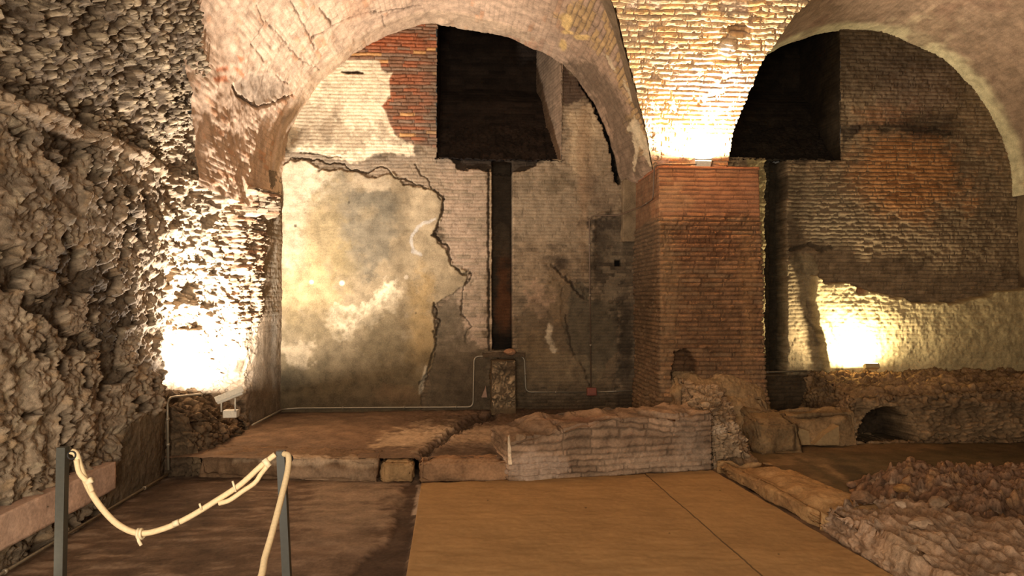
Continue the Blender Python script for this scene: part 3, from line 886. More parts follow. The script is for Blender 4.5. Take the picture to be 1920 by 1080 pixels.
# ---------------------------------------------------------------- left wall
WLY = np.array([-4.3, 3.0, 6.30, 6.46, 6.52, 6.62, 6.9, 7.25, 7.6, 7.9, 8.3, 8.95])
WLX = np.array([-2.70, -2.70, -2.68, -2.70, -2.82, -2.92, -2.88, -2.80, -2.62, -2.42, -2.34, -2.28])
def wall_left():
    y = np.r_[np.arange(-4.2, 2.4, 0.08), np.arange(2.4, 4.3, 0.03), np.arange(4.3, 8.97, 0.0105)]
    z = np.arange(0.0, 5.9, 0.0115)
    def f(Y, Z):
        X = np.interp(Y, WLY, WLX)
        X = X + 0.60 * np.clip(Z - 2.95, 0, 9) ** 0.9 * smooth(7.4, 6.6, Y)
        return np.stack([X, Y, Z], -1)
    P = plane_grid(y, z, f)
    Y, Z = P[..., 1], P[..., 2]
    p = Paint(P, (146, 128, 106), 91)
    px, py = p.x, p.y
    f1, f2, cid = worley(Y / 0.10 + 0.9 * p.n2 + 0.3 * p.n3, Z / 0.055 + 0.7 * p.n2 + 0.3 * p.n3, 21)
    st = smooth(0.04, 0.36, f2 - f1)
    g1, g2, gid = worley(Y / 0.045 + 0.5 * p.n3, Z / 0.045 + 0.4 * p.n3, 23)
    h1, h2, hid = worley((Y * 0.7 - Z * 0.7) / 0.062 + 0.6 * p.n2 + 0.35 * p.n3, (Z * 0.7 + Y * 0.7) / 0.040 + 0.6 * p.n2 + 0.35 * p.n3, 29)
    st3 = smooth(0.05, 0.5, h2 - h1) * (hid > 0.35)
    st2 = smooth(0.02, 0.4, g2 - g1)
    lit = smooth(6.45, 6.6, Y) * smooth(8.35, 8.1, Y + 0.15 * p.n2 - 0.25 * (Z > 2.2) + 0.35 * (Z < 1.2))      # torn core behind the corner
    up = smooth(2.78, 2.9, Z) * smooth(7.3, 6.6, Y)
    p.mul(0.78 + 0.2 * cid + 0.25 * gid + 0.2 * p.n1 + 0.15 * p.n2)
    p.col((cid > 0.86) * st, (148, 118, 80), 0.4)
    p.col((cid < 0.16) * st, (172, 156, 128), 0.5)
    p.col(1 - st, (74, 60, 44), 0.30)
    near = 1 - lit
    big = fbm(P, 1.6, 3, 201) ; med = fbm(P, 4.0, 3, 203)
    rag = np.abs(fbm(P * np.array([1, 1, 1.1]), 9.0, 4, 207)); rag2 = np.abs(fbm(P * np.array([1, 1, 1.0]), 24.0, 3, 209))
    sm_ = smooth(-0.1, 0.4, fbm(P, 2.6, 3, 211))
    near = near * (1 - 0.75 * up)
    p.add(near * (0.020 * st * (0.2 + cid) * sm_ + 0.03 * med + 0.035 * p.n2 + 0.04 * big + 0.05 * rag + 0.018 * rag2 + 0.012 * st2 * gid))
    p.add(lit * (0.026 * st2 * (0.2 + gid) + 0.015 * st * cid + 0.06 * med + 0.05 * p.n2 + 0.06 * rag + 0.03 * rag2))
    p.add(up * (0.045 * st3 * (0.3 + hid) + 0.03 * med + 0.02 * rag))
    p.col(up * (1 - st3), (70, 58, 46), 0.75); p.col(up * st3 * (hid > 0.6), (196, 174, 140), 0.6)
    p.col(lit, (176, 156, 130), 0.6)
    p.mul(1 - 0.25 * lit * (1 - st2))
    # dark missing patches
    hole = smooth(0.12, 0.30, p.n1 * 0.9 + 0.7 * p.n2 - 0.10) * (1 - smooth(7.9, 8.2, Y))
    p.add(-0.07 * hole); p.col(hole * near, (56, 46, 35), 0.8)
    m = p.poly([(350, 598), (372, 597), (382, 606), (380, 616), (330, 618)], 2, 3); p.add(-0.10 * m); p.col(m, (90, 74, 56), 0.8)
    # impost course
    cor = smooth(2.50, 2.56, Z - 0.10 * (np.floor(Y / 0.13) % 3)) * smooth(2.84, 2.80, Z + 0.02 * p.n2) * smooth(7.45, 7.6, Y) * smooth(8.85, 8.75, Y)
    p.add(0.16 * cor)
    imp = smooth(2.70, 2.73, Z + 0.01 * p.n2) * smooth(2.83, 2.80, Z + 0.012 * p.n2) * smooth(7.9, 7.7, Y)
    p.col(imp, (176, 152, 124), 0.75); p.add(0.05 * imp * (0.7 + 0.5 * p.n2))
    p.add(-0.05 * smooth(2.81, 2.86, Z))
    # brick stub courses high beside the arch
    bmk, brk, _ = bricks(Y, Z, 0.26, 0.058, 25)
    mm = smooth(7.6, 7.75, Y + 0.1 * p.n2) * smooth(1.1, 1.3, Z + 0.2 * p.n1)
    p.add(mm * (0.03 * bmk)); p.col(mm, (150, 126, 100), 0.5); p.mul(1 - 0.35 * mm * (1 - bmk))
    p.col(mm * (brk > 0.8) * bmk, (170, 120, 84), 0.5)
    # smooth plaster near the far corner and on the foot of the wall
    pc = smooth(8.15, 8.3, Y + 0.12 * p.n1 + 0.1 * p.n2 + 0.25 * smooth(1.5, 0.6, Z) + 0.0 * Z)
    p.D = p.D * (1 - 0.85 * pc); p.col(pc, (112, 96, 76), 0.85); p.add(0.02 * pc)
    m = pc * p.blob(512, 560, 6, 140, 0.5, 0.5); p.col(m, (150, 140, 124), 0.6)
    pf = smooth(0.62, 0.56, Z + 0.12 * p.n1 + 0.05 * p.n2 + 0.6 * smooth(5.9, 5.2, Y)) * smooth(6.6, 6.5, Y)
    p.D = p.D * (1 - 0.85 * pf); p.col(pf, (92, 78, 58), 0.85); p.add(0.03 * pf + 0.004 * p.n3 * pf)
    m = smooth(0.55, 0.1, Z + 0.15 * p.n1); p.col(m, (60, 48, 36), 0.5)
    m = up; p.col(m * (cid < 0.5), (96, 80, 62), 0.4)
    m = p.poly([(395, 650), (410, 640), (450, 610), (520, 600), (525, 760), (430, 800), (440, 700)], 8, 8) ; p.D = p.D * (1 - 0.5 * m)
    lim = YL(Z) + 0.02
    keep = (Z < 3.14 + 0.05 * p.n2) | (Y < lim + 0.06 + 1.15 * smooth(3.75, 3.35, Z))
    P[..., 0] += p.D
    P[..., 2] += 0.15 * p.D * near * (1 - up)
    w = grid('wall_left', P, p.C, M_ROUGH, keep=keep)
    tag(w, 'rough rubble-core side wall, blazing white above its floodlight', 'wall', kind='structure')


# ---------------------------------------------------------------- floors
def floors():
    # lower floor
    x = np.r_[np.arange(-2.9, 3.4, 0.02), np.arange(3.4, 7.6, 0.035)]; y = np.r_[np.arange(-4.3, 3.0, 0.12), np.arange(3.0, 8.95, 0.02)]
    P = plane_grid(x, y, lambda X, Y: np.stack([X, Y, 0 * X], -1))
    X, Y = P[..., 0], P[..., 1]
    p = Paint(P, (104, 82, 63), 101)
    px, py = p.x, p.y
    ok = Y > 1.0
    px = np.where(ok, px, 0); py = np.where(ok, py, 2000); p.x, p.y = px, py
    p.mul(1 + 0.16 * p.n1 + 0.16 * p.n2)
    st = fbm(P * np.array([1.2, 4.0, 1]), 5, 4, 107)
    p.col(smooth(0.1, 0.6, st) * (X < -0.2), (146, 122, 100), 0.6); p.col(smooth(-0.1, -0.6, st) * (X < -0.2), (72, 54, 40), 0.5)
    m = p.blob(660, 960, 70, 60, 0.6, 1.1); p.col(m, (152, 128, 104), 0.6)
    m = p.blob(620, 1050, 120, 50, 0.6, 0.9); p.col(m, (122, 98, 78), 0.5)
    m = p.blob(330, 930, 90, 50, 0.6, 0.6); p.col(m, (60, 46, 34), 0.6)
    ch = p.poly([(752, 905), (792, 905), (775, 985), (762, 1085), (650, 1085), (690, 1040), (735, 1010), (745, 950)], 4, 9)
    p.col(ch, (62, 46, 34), 0.85); p.add(-0.02 * ch)
    m = p.poly([(783, 908), (792, 908), (786, 960), (774, 960)], 2, 4); p.col(m, (172, 150, 128), 0.8)
    m = p.blob(745, 935, 14, 18, 0.3, 0.8); p.col(m, (146, 122, 98), 0.5)
    # second bay: dark mosaic floor with pale bands
    m = smooth(2.5, 2.6, X) * smooth(4.0, 4.2, Y); p.col(m, (84, 70, 48), 0.85)
    m2 = p.poly([(1490, 855), (1540, 858), (1640, 905), (1600, 910)], 4, 4); p.col(m * m2, (142, 114, 82), 0.75)
    m2 = p.poly([(1430, 860), (1480, 852), (1560, 905), (1520, 925)], 4, 4); p.col(m * m2, (130, 104, 74), 0.7)
    m2 = p.poly([(1440, 835), (1770, 830), (1770, 845), (1500, 850)], 4, 4); p.col(m * m2, (126, 100, 70), 0.6)
    m2 = p.poly([(1550, 870), (1600, 872), (1650, 905), (1610, 915)], 3, 3); p.col(m * m2, (50, 40, 28), 0.8)
    m2 = smooth(0.0, 0.5, p.n1 + 0.5 * p.n2); p.col(m * m2, (62, 51, 35), 0.5)
    P[..., 2] += 0.008 * p.n2 + 0.006 * p.n1 + p.D
    fl = grid('floor', P, p.C, M_FLOOR)
    tag(fl, 'trodden brown earth floor of the hall', 'floor', kind='structure')
    # raised floor of the first bay
    x = np.arange(-2.75, 2.75, 0.0145); y = np.arange(6.2, 8.95, 0.0145)
    P = plane_grid(x, y, lambda X, Y: np.stack([X, Y, 0 * X + ZT], -1))
    X, Y = P[..., 0], P[..., 1]
    p = Paint(P, (108, 86, 67), 111)
    p.mul(1 + 0.16 * p.n1 + 0.18 * p.n2)
    m = p.blob(700, 820, 140, 22, 0.6, 0.8); p.col(m, (128, 100, 76), 0.5)
    m = p.poly([(690, 835), (720, 815), (800, 795), (850, 798), (840, 815), (790, 838), (740, 838)], 8, 12, 6); p.col(m, (190, 162, 130), 0.75)
    m = p.blob(880, 822, 60, 20, 0.5, 1.2); p.col(m, (180, 152, 122), 0.5)
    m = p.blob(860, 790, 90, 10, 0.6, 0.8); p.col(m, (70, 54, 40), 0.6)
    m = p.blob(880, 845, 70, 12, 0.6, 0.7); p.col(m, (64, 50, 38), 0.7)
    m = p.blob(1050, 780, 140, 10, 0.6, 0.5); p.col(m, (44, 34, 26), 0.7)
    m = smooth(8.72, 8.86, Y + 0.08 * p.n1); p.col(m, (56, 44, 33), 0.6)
    gut = p.line([(925, 778), (880, 792), (845, 812), (812, 838), (795, 858), (785, 895)], 11, 6)
    p.col(gut, (48, 36, 27), 0.85); p.add(-0.055 * gut)
    rough = smooth(720, 800, p.x)
    P[..., 2] += 0.008 * p.n2 + 0.010 * p.n1 + p.D + 0.010 * p.n3 * rough
    edge = np.interp(X, [-2.8, -1.64, 0.40, 2.31, 2.8], [6.42, 6.30, 6.18, 6.52, 6.6])
    fl = grid('floor_terrace', P, p.C, M_FLOOR, keep=(Y > edge) & (X < 2.42))
    tag(fl, 'raised earth floor of the left bay, cut by a winding gully', 'floor', kind='structure')


wall_back_left()
wall_back_right()
vault_left()
vault_right()
spandrel()
main_vault()
wall_left()
floors()


# ================================================================== THINGS
# ---------------------------------------------------------------- brick pillar
def pillar():
    t = empty('brick_pillar', (2.75, 8.2, 0.0), label='square red-brown brick pillar carrying a floodlight, between the two bays', cat='pillar', kind='thing')
    xl, xr, yf, yb, zt = 2.19, 3.36, 7.72, 8.86, 3.07
    C8 = [(xl + .02, yf, 0), (xr + .05, yf, 0), (xr + .05, yb, 0), (xl + .02, yb, 0), (xl, yf, zt), (xr - .02, yf, zt), (xr - .02, yb, zt), (xl, yb, zt)]
    def sh(P, N):
        p = Paint(P, (134, 98, 68), 121)
        ax = np.where(np.abs(N[:, 1]) > np.abs(N[:, 0]), P[:, 0], P[:, 1] + 0.1)
        bm, br, rr = bricks(ax, P[:, 2] + 0.004 * p.n2, 0.25, 0.0495, 27, joint=0.012)
        p.mul((0.72 + 0.55 * br) * (0.52 + 0.48 * bm))
        side = np.abs(N[:, 0]) > 0.7
        Z = P[:, 2]
        new = smooth(2.48, 2.56, Z + 0.05 * p.n1)
        p.col((br < 0.25) * bm, (150, 118, 86), 0.6)
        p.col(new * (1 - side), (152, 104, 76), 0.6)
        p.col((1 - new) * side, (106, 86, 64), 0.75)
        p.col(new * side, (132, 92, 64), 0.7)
        m = p.blob(1260, 380, 50, 40, 0.5, 0.9) * (br > 0.4); p.col(m, (172, 136, 100), 0.5)
        m = p.blob(1250, 560, 18, 130, 0.5, 0.9) * (1 - side); p.col(m, (146, 116, 82), 0.55)
        m = p.blob(1400, 560, 14, 170, 0.5, 0.8) * (1 - side); p.col(m, (156, 116, 76), 0.45)
        m = p.blob(1320, 640, 70, 80, 0.6, 0.8) * (1 - side); p.col(m, (96, 70, 48), 0.5)
        m = p.blob(1330, 440, 60, 50, 0.6, 0.8) * (1 - side); p.col(m, (106, 66, 42), 0.45)
        m = smooth(1.0, 0.4, Z + 0.2 * p.n1); p.col(m, (118, 94, 68), 0.5)
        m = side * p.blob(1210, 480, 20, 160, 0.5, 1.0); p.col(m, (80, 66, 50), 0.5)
        old = 1 - new
        D = 0.006 * bm + old * (0.020 * bm * (0.4 + br) + 0.014 * p.n2 + 0.008 * p.n3 + 0.012 * p.n1)
        D = D - 0.02 * smooth(0.3, 0.6, p.n2) * old
        # broken hollow low on the front
        m = p.poly([(1265, 660), (1290, 650), (1305, 690), (1312, 735), (1290, 745), (1262, 740), (1258, 700)], 3, 5) * (1 - side)
        D = D - 0.16 * m; p.C = p.C * (1 - 0.45 * m[:, None])
        m = p.poly([(1322, 722), (1335, 722), (1335, 742), (1320, 742)], 2, 1) * (1 - side); D = D - 0.12 * m
        low = smooth(0.75, 0.3, Z + 0.1 * p.n2); D = D + low * (0.05 * p.n2 + 0.03)
        return D, p.C
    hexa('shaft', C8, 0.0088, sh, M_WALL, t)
    # flat capping
    def sh2(P, N):
        p = Paint(P, (150, 98, 68), 125)
        p.mul(1 + 0.15 * p.n2)
        return 0.003 * p.n2, p.C
    hexa('capping', [(xl - .012, yf - .012, zt - .004), (xr - .01, yf - .012, zt - .004), (xr - .01, yb, zt - .004), (xl - .012, yb, zt - .004), (xl - .012, yf - .012, zt + .024), (xr - .01, yf - .012, zt + .024), (xr - .01, yb, zt + .024), (xl - .012, yb, zt + .024)], 0.012, sh2, M_WALL, t)
    # bracket-like recess block on the left flank near the wall
    def sh3(P, N):
        p = Paint(P, (118, 100, 76), 127)
        p.mul(1 + 0.2 * p.n2)
        return 0.008 * p.n2, p.C
    hexa('wall_tongue', [(2.02, 8.78, 2.33), (2.20, 8.78, 2.33), (2.20, 8.9, 2.33), (2.02, 8.9, 2.33), (2.03, 8.76, 3.12), (2.20, 8.76, 3.12), (2.20, 8.9, 3.12), (2.03, 8.9, 3.12)], 0.012, sh3, M_WALL, t)
pillar()


def stone_shade(base, seed, disp=0.02, fine=0.006, accents=(), bands=0.0, courses=None, facet=0.0, flat=2.4):
    def sh(P, N):
        p = Paint(P, base, seed)
        p.mul(1 + 0.18 * p.n1 + 0.2 * p.n2)
        D = disp * (0.7 * p.n1 + 0.8 * p.n2) + fine * p.n3
        if courses:
            ax = P[:, 0] * courses[2] + P[:, 1] * courses[3]
            bm, br, rr = bricks(ax + 0.01 * p.n2, P[:, 2] + 0.008 * p.n2, courses[0], courses[1], seed + 2, joint=0.014, soft=0.009)
            p.mul((0.8 + 0.4 * br) * (0.5 + 0.5 * bm))
            D = D + 0.020 * bm * (0.4 + rr)
        if bands:
            b = vnoise(P[:, 0] * 2, P[:, 1] * 2, P[:, 2] / bands + 0.6 * p.n1, seed + 5)
            D = D + 0.02 * b; p.mul(1 + 0.12 * b)
        if facet:
            f1, f2, cid = worley((P[:, 0] + 0.4 * P[:, 1]) / facet + 0.8 * p.n2 + 0.2 * p.n3, (P[:, 2] * flat + P[:, 1] * 1.2) / facet + 0.7 * p.n2 + 0.2 * p.n3, seed + 7)
            s = smooth(0.02, 0.4, f2 - f1)
            D = D + facet * 0.26 * s * (0.1 + cid) - facet * 0.10 + 0.03 * np.abs(fbm(P, 11.0, 3, seed + 9)) + 0.01 * p.n3
            p.mul((0.82 + 0.36 * cid)); p.C = p.C * (0.72 + 0.28 * s[:, None])
        for cx, cy, rx, ry, c, a in accents:
            p.col(p.blob(cx, cy, rx, ry, 0.5, 0.7), c, a)
        return D, p.C
    return sh


# ---------------------------------------------------------------- kerb along the raised floor
def kerb():
    def blk(name, pxa, pxb, ya, yb_, z, base, seed, label, depth=0.30, rnd=0.03, **k):
        a = onZ(pxa, ya, 0.0); b = onZ(pxb, yb_, 0.0)
        c8 = [(a[0], a[1], -0.02), (b[0], b[1], -0.02), (b[0], b[1] + depth, -0.02), (a[0], a[1] + depth, -0.02),
              (a[0], a[1] + .01, z), (b[0], b[1] + .01, z), (b[0], b[1] + depth, z), (a[0], a[1] + depth, z)]
        o = hexa(name, c8, 0.0125, stone_shade(base, seed, **k), M_STONE, org=((a[0] + b[0]) / 2, a[1] + depth / 2, 0.0), rnd=rnd)
        return tag(o, label, 'kerb', kind='thing')
    blk('kerb_masonry', 372, 708, 894, 905, 0.205, (116, 90, 66), 131, 'long crumbling masonry kerb at the edge of the raised floor, behind the steel post', 0.42, 0.03, disp=0.03, bands=0.06,
        accents=((560, 862, 80, 8, (186, 160, 130), 0.7), (680, 868, 40, 10, (180, 152, 120), 0.6), (620, 890, 80, 12, (150, 124, 98), 0.6)))
    blk('kerb_stone', 711, 776, 905, 905, 0.185, (150, 118, 80), 133, 'short rounded yellowish kerb stone left of the gully outlet', 0.26, 0.05, disp=0.015)
    blk('kerb_stone', 784, 962, 906, 903, 0.195, (140, 106, 76), 135, 'long rounded tan kerb stone between the gully outlet and the low brick wall', 0.24, 0.05, disp=0.014)
kerb()


# ---------------------------------------------------------------- low brick wall
def low_wall():
    a = onZ(955, 905, 0); b = onZ(1336, 882, 0)
    d = b - a; d /= np.linalg.norm(d)
    n = np.array([-d[1], d[0], 0])
    dl, dr = 0.80, 0.55
    def tp(q, z, dep): return (q[0] + n[0] * dep, q[1] + n[1] * dep, z)
    c8 = [(a[0], a[1], -.02), (b[0], b[1], -.02), tp(b, -.02, dr), tp(a, -.02, dl), tp(a, 0.33, 0.0), tp(b, 0.545, 0.0), tp(b, 0.56, dr), tp(a, 0.36, dl)]
    o_ = ((a[0] + b[0]) / 2, (a[1] + b[1]) / 2 + .3, 0)
    base = stone_shade((138, 112, 88), 141, disp=0.018, courses=(0.26, 0.052, d[0], d[1]),
                       accents=((1010, 875, 50, 22, (168, 144, 122), 0.8), (1240, 865, 90, 18, (166, 140, 114), 0.6), (1080, 800, 60, 12, (120, 82, 60), 0.5), (1000, 815, 30, 16, (96, 76, 58), 0.6), (1300, 830, 30, 30, (150, 128, 106), 0.6)))
    def sh(P, N):
        D, C = base(P, N)
        n1 = fbm(P, 3.0, 4, 145)
        # irregular broken top
        top = smooth(0.25, 0.36, P[:, 2])
        V = D[:, None] * N
        s = (P[:, :2] - a[:2]) @ d[:2] / np.linalg.norm((b - a)[:2])
        V[:, 2] += top * (0.05 * n1 + 0.09 * np.exp(-((s - 0.42) / 0.3) ** 2) - 0.02)
        return V, C
    o = hexa('low_brick_wall', c8, 0.011, sh, M_STONE, org=o_, nmax=260, rnd=0.01)
    tag(o, 'low ruined brick wall stub with whitish face, behind the brown covering', 'wall', kind='thing')
    # pale sliver of marble upright at its left end
    q = onZ(956, 903, 0)
    m = hexa('marble_sliver', [(q[0] - .015, q[1] - .05, .16), (q[0] + .015, q[1] - .05, .16), (q[0] + .03, q[1] + .02, .16), (q[0] - .01, q[1] + .02, .16), (q[0] - .02, q[1] - .04, .40), (q[0] - .005, q[1] - .04, .42), (q[0] + .0, q[1] + .02, .40), (q[0] - .015, q[1] + .02, .40)],
             0.01, stone_shade((214, 190, 158), 147, 0.006), M_STONE, org=(q[0], q[1], .16))
    tag(m, 'thin upright sliver of pale marble at the left end of the low brick wall', 'stone', kind='thing')
low_wall()


def rock(name, ctr, r, seed, base, label, group=None, rough=0.22, mat=None, cat='stone'):
    n = 40
    th = np.linspace(0.001, math.pi - 0.001, n); ph = np.linspace(0, 2 * math.pi, 2 * n + 1)[:-1]
    T, F_ = np.meshgrid(th, ph, indexing='ij')
    U = np.stack([np.sin(T) * np.cos(F_), np.sin(T) * np.sin(F_), np.cos(T)], -1)
    rng = np.random.RandomState(seed)
    R = np.ones(T.shape)
    for _ in range(14):                       # chipped facets
        q = rng.normal(size=3); q /= np.linalg.norm(q)
        lim = rng.uniform(0.62, 0.92)
        dp = U @ q
        R = np.where(dp > 0, np.minimum(R, lim / np.maximum(dp, 1e-3)), R)
    R = R * (1 + rough * 0.4 * fbm(U + seed, 2.5, 4, seed))
    P = U * R[..., None] * np.array(r) + np.array(ctr)
    C = np.ones(P.shape) * lin(base) * (1 + 0.2 * fbm(P, 20, 3, seed))[..., None]
    idx = np.arange(T.size).reshape(T.shape)
    nx = np.roll(idx, -1, 1)
    q = np.stack([idx[:-1], idx[1:], nx[1:], nx[:-1]], -1).reshape(-1, 4)
    top = tuple(idx[0][::-1]); bot = tuple(idx[-1])
    o = mesh(name, P.reshape(-1, 3), q, mat or M_STONE, None, C, org=(ctr[0], ctr[1], ctr[2] - r[2] * 0.8))
    return tag(o, label, cat, group, 'thing')


q = onZ(977, 822, 0.375); rock('loose_stone', (q[0], q[1] + .02, 0.375), (0.055, 0.055, 0.045), 5, (122, 98, 74), 'rounded loose stone on the left end of the low brick wall')

# ---------------------------------------------------------------- torn wall core between low wall and pillar
def pier_foot():
    base = stone_shade((156, 130, 100), 151, disp=0.05, facet=0.15, flat=5.0, accents=((1350, 805, 16, 10, (206, 180, 150), 0.7), (1395, 820, 20, 8, (190, 164, 134), 0.6)))
    c8 = [(2.34, 6.42, -.02), (2.86, 6.62, -.02), (3.10, 7.75, -.02), (2.40, 7.80, -.02), (2.36, 6.62, .50), (2.46, 6.70, .46), (2.95, 7.70, .62), (2.40, 7.70, .72)]
    o = hexa('torn_wall_core', c8, 0.012, base, M_ROUGH, org=(2.65, 7.2, 0), rnd=0.03)
    tag(o, 'jagged broken wall core with dark gaps, between the low brick wall and the pillar', 'rubble', kind='thing')
    base = stone_shade((134, 108, 76), 153, disp=0.05, bands=0.12,
                       accents=((1400, 750, 30, 20, (150, 122, 86), 0.5), (1300, 755, 40, 14, (120, 98, 78), 0.5)))
    c8 = [(2.25, 7.30, 0), (3.50, 7.22, -.02), (3.62, 7.95, -.02), (2.25, 7.95, 0), (2.34, 7.55, .62), (3.30, 7.50, .52), (3.42, 7.90, .78), (2.34, 7.80, .80)]
    o = hexa('pillar_footing', c8, 0.013, base, M_ROUGH, org=(2.9, 7.6, 0), rnd=0.05)
    tag(o, 'lumpy brown masonry footing spreading round the base of the pillar', 'footing', kind='thing')
    base = stone_shade((120, 96, 66), 155, disp=0.03, bands=0.1)
    c8 = [(3.05, 7.00, -.02), (3.50, 7.02, -.02), (3.52, 7.45, -.02), (2.95, 7.45, -.02), (3.02, 7.10, .33), (3.48, 7.08, .30), (3.50, 7.45, .36), (3.00, 7.45, .42)]
    o = hexa('tufa_block', c8, 0.013, base, M_ROUGH, org=(3.25, 7.2, 0), rnd=0.04)
    tag(o, 'squat brown tufa block at the right foot of the pillar, beside the dark hollow', 'stone', kind='thing')
pier_foot()


# ---------------------------------------------------------------- kerb slab and stub wall right of the covering
def right_kerb():
    a = onZ(1340, 884, 0); b = onZ(1545, 1000, 0); c = onZ(1680, 1085, 0)
    w = 0.34
    base = stone_shade((152, 118, 78), 161, disp=0.018, accents=((1500, 960, 60, 24, (160, 126, 84), 0.5), (1420, 900, 30, 14, (140, 108, 74), 0.5), (1470, 945, 40, 14, (132, 98, 66), 0.5)))
    hh = 0.145
    c8 = [(b[0], b[1], -.02), (b[0] + .62, b[1] + .12, -.02), (a[0] + .70, a[1] - .2, -.02), (a[0], a[1], -.02),
          (b[0] + .01, b[1], hh), (b[0] + .50, b[1] + .12, hh + .02), (a[0] + .46, a[1] - .12, hh * .75), (a[0] + .01, a[1], hh * .8)]
    def sh(P, N):
        D, C = base(P, N)
        V = D[:, None] * N
        s = (P[:, 0] - a[0])
        V[:, 2] -= 0.035 * np.exp(-((s - 0.20) / 0.05) ** 2) * (P[:, 2] > 0.05)
        return V, C
    o = hexa('kerb_slab', c8, 0.0125, sh, M_STONE, org=(2.6, 5.5, 0), rnd=0.06)
    tag(o, 'long worn yellowish kerb slab along the right edge of the brown covering', 'kerb', kind='thing')
    base2 = stone_shade((150, 122, 96), 163, disp=0.03, fine=0.012,
                        accents=((1600, 985, 50, 30, (178, 150, 124), 0.6), (1700, 1040, 60, 30, (166, 140, 112), 0.6), (1740, 990, 40, 20, (130, 104, 80), 0.5)))
    c8 = [(c[0] - .02, 2.2, -.02), (3.95, 2.2, -.02), (3.40, 5.15, -.02), (b[0], b[1] + .08, -.02),
          (c[0], 2.2, .20), (3.8, 2.2, .22), (3.25, 4.95, .16), (b[0] + .04, b[1] + .04, .17)]
    def sh3(P, N):
        D, C = base2(P, N)
        V = D[:, None] * N
        # stepped layers along its length
        k = (P[:, 0] - 2.4 + 0.12 * (P[:, 1] - 4)) / 0.10 + 0.9 * fbm(P * np.array([1, .5, 1]), 2.4, 4, 167)
        tp = smooth(0.3, 0.7, N[:, 2])
        k = np.where(tp > 0.5, k, P[:, 2] / 0.055 + 0.5 * fbm(P, 3, 3, 171))
        st = k - np.floor(k)
        V[:, 0] -= 0.02 * st * (1 - tp)
        V[:, 2] += (0.045 * (smooth(0.0, 0.15, st) - st) + 0.05 * np.abs(fbm(P * np.array([1, .45, 1]), 9, 4, 169))) * (P[:, 2] > 0.1) * smooth(0.3, 0.7, N[:, 2])
        C = C * (0.7 + 0.4 * smooth(0.0, 0.2, st))[:, None]
        return V, C
    o = hexa('ruined_wall_stub', c8, 0.0155, sh3, M_ROUGH, org=(2.9, 4, 0), rnd=0.05)
    tag(o, 'pale ragged stub of layered masonry in the lower right corner', 'wall', kind='thing')
right_kerb()


def rubble_heap():
    x = np.arange(2.95, 5.3, 0.0125); y = np.arange(4.3, 6.5, 0.0125)
    P = plane_grid(x, y, lambda X, Y: np.stack([X, Y, 0 * X], -1))
    X, Y = P[..., 0], P[..., 1]
    p = Paint(P, (132, 102, 78), 171)
    d = sdpoly(X, Y, [(3.15, 4.75), (3.15, 5.5), (3.35, 5.95), (3.8, 6.15), (4.5, 6.05), (5.1, 5.8), (5.2, 4.6), (3.6, 4.4)]) + 0.12 * p.n1
    hgt = 0.19 * smooth(-0.02, 0.5, d)
    f1, f2, cid = worley(X / 0.085 + 0.7 * p.n2 + 0.3 * p.n3, Y / 0.075 + 0.7 * p.n2 + 0.3 * p.n3, 41)
    g1, g2, gid = worley(X / 0.04 + 0.4 * p.n3, Y / 0.036 + 0.4 * p.n3, 43)
    s = smooth(0.03, 0.45, f2 - f1); s2 = smooth(0.03, 0.45, g2 - g1)
    am = smooth(-0.02, 0.15, d)
    P[..., 2] = -0.03 + hgt + am * (0.045 * s * (0.1 + cid) + 0.018 * s2 * gid + 0.05 * p.n1 + 0.04 * p.n2 + 0.012 * p.n3) + 0.03 * smooth(-0.05, 0.0, d)
    p.mul((0.7 + 0.55 * cid + 0.2 * p.n2) * (0.55 + 0.45 * s))
    p.col((cid > 0.85) * s, (156, 116, 74), 0.6)
    p.col((cid < 0.12) * s, (176, 152, 126), 0.5)
    o = grid('rubble', P, p.C, M_ROUGH, keep=d > -0.12)
    tag(o, 'low heap of broken stone on the dark floor of the right bay', 'rubble', kind='stuff')
rubble_heap()
for k, (px_, py_, r_, c_, l_) in enumerate(((1692, 919, .055, (158, 118, 72), 'yellowish round cobble on top of the rubble heap'),
                                        (1620, 938, .075, (118, 90, 66), 'dark oblong stone on the left shoulder of the rubble heap'),
                                        (1600, 912, .05, (142, 112, 88), 'small pinkish stone at the upper left edge of the rubble heap'),
                                        (1757, 946, .06, (136, 110, 84), 'grey-brown stone on the rubble heap near the photo\'s right side'),
                                        (1690, 950, .045, (182, 158, 132), 'small pale broken stone in the middle of the rubble heap'),
                                        (1725, 985, .06, (160, 132, 104), 'flat pale stone below the middle of the rubble heap'))):
    bpy.context.view_layer.update()
    from mathutils import Vector
    hit = SC.ray_cast(bpy.context.evaluated_depsgraph_get(), Vector(EYE), Vector(ray(px_, py_)).normalized())
    q = np.array(hit[1]); z_ = q[2] + r_ * 0.35
    rock('loose_stone', (q[0], q[1], z_ - 0.01), (r_ * 1.25, r_, r_ * 0.7), 60 + k, c_, l_)


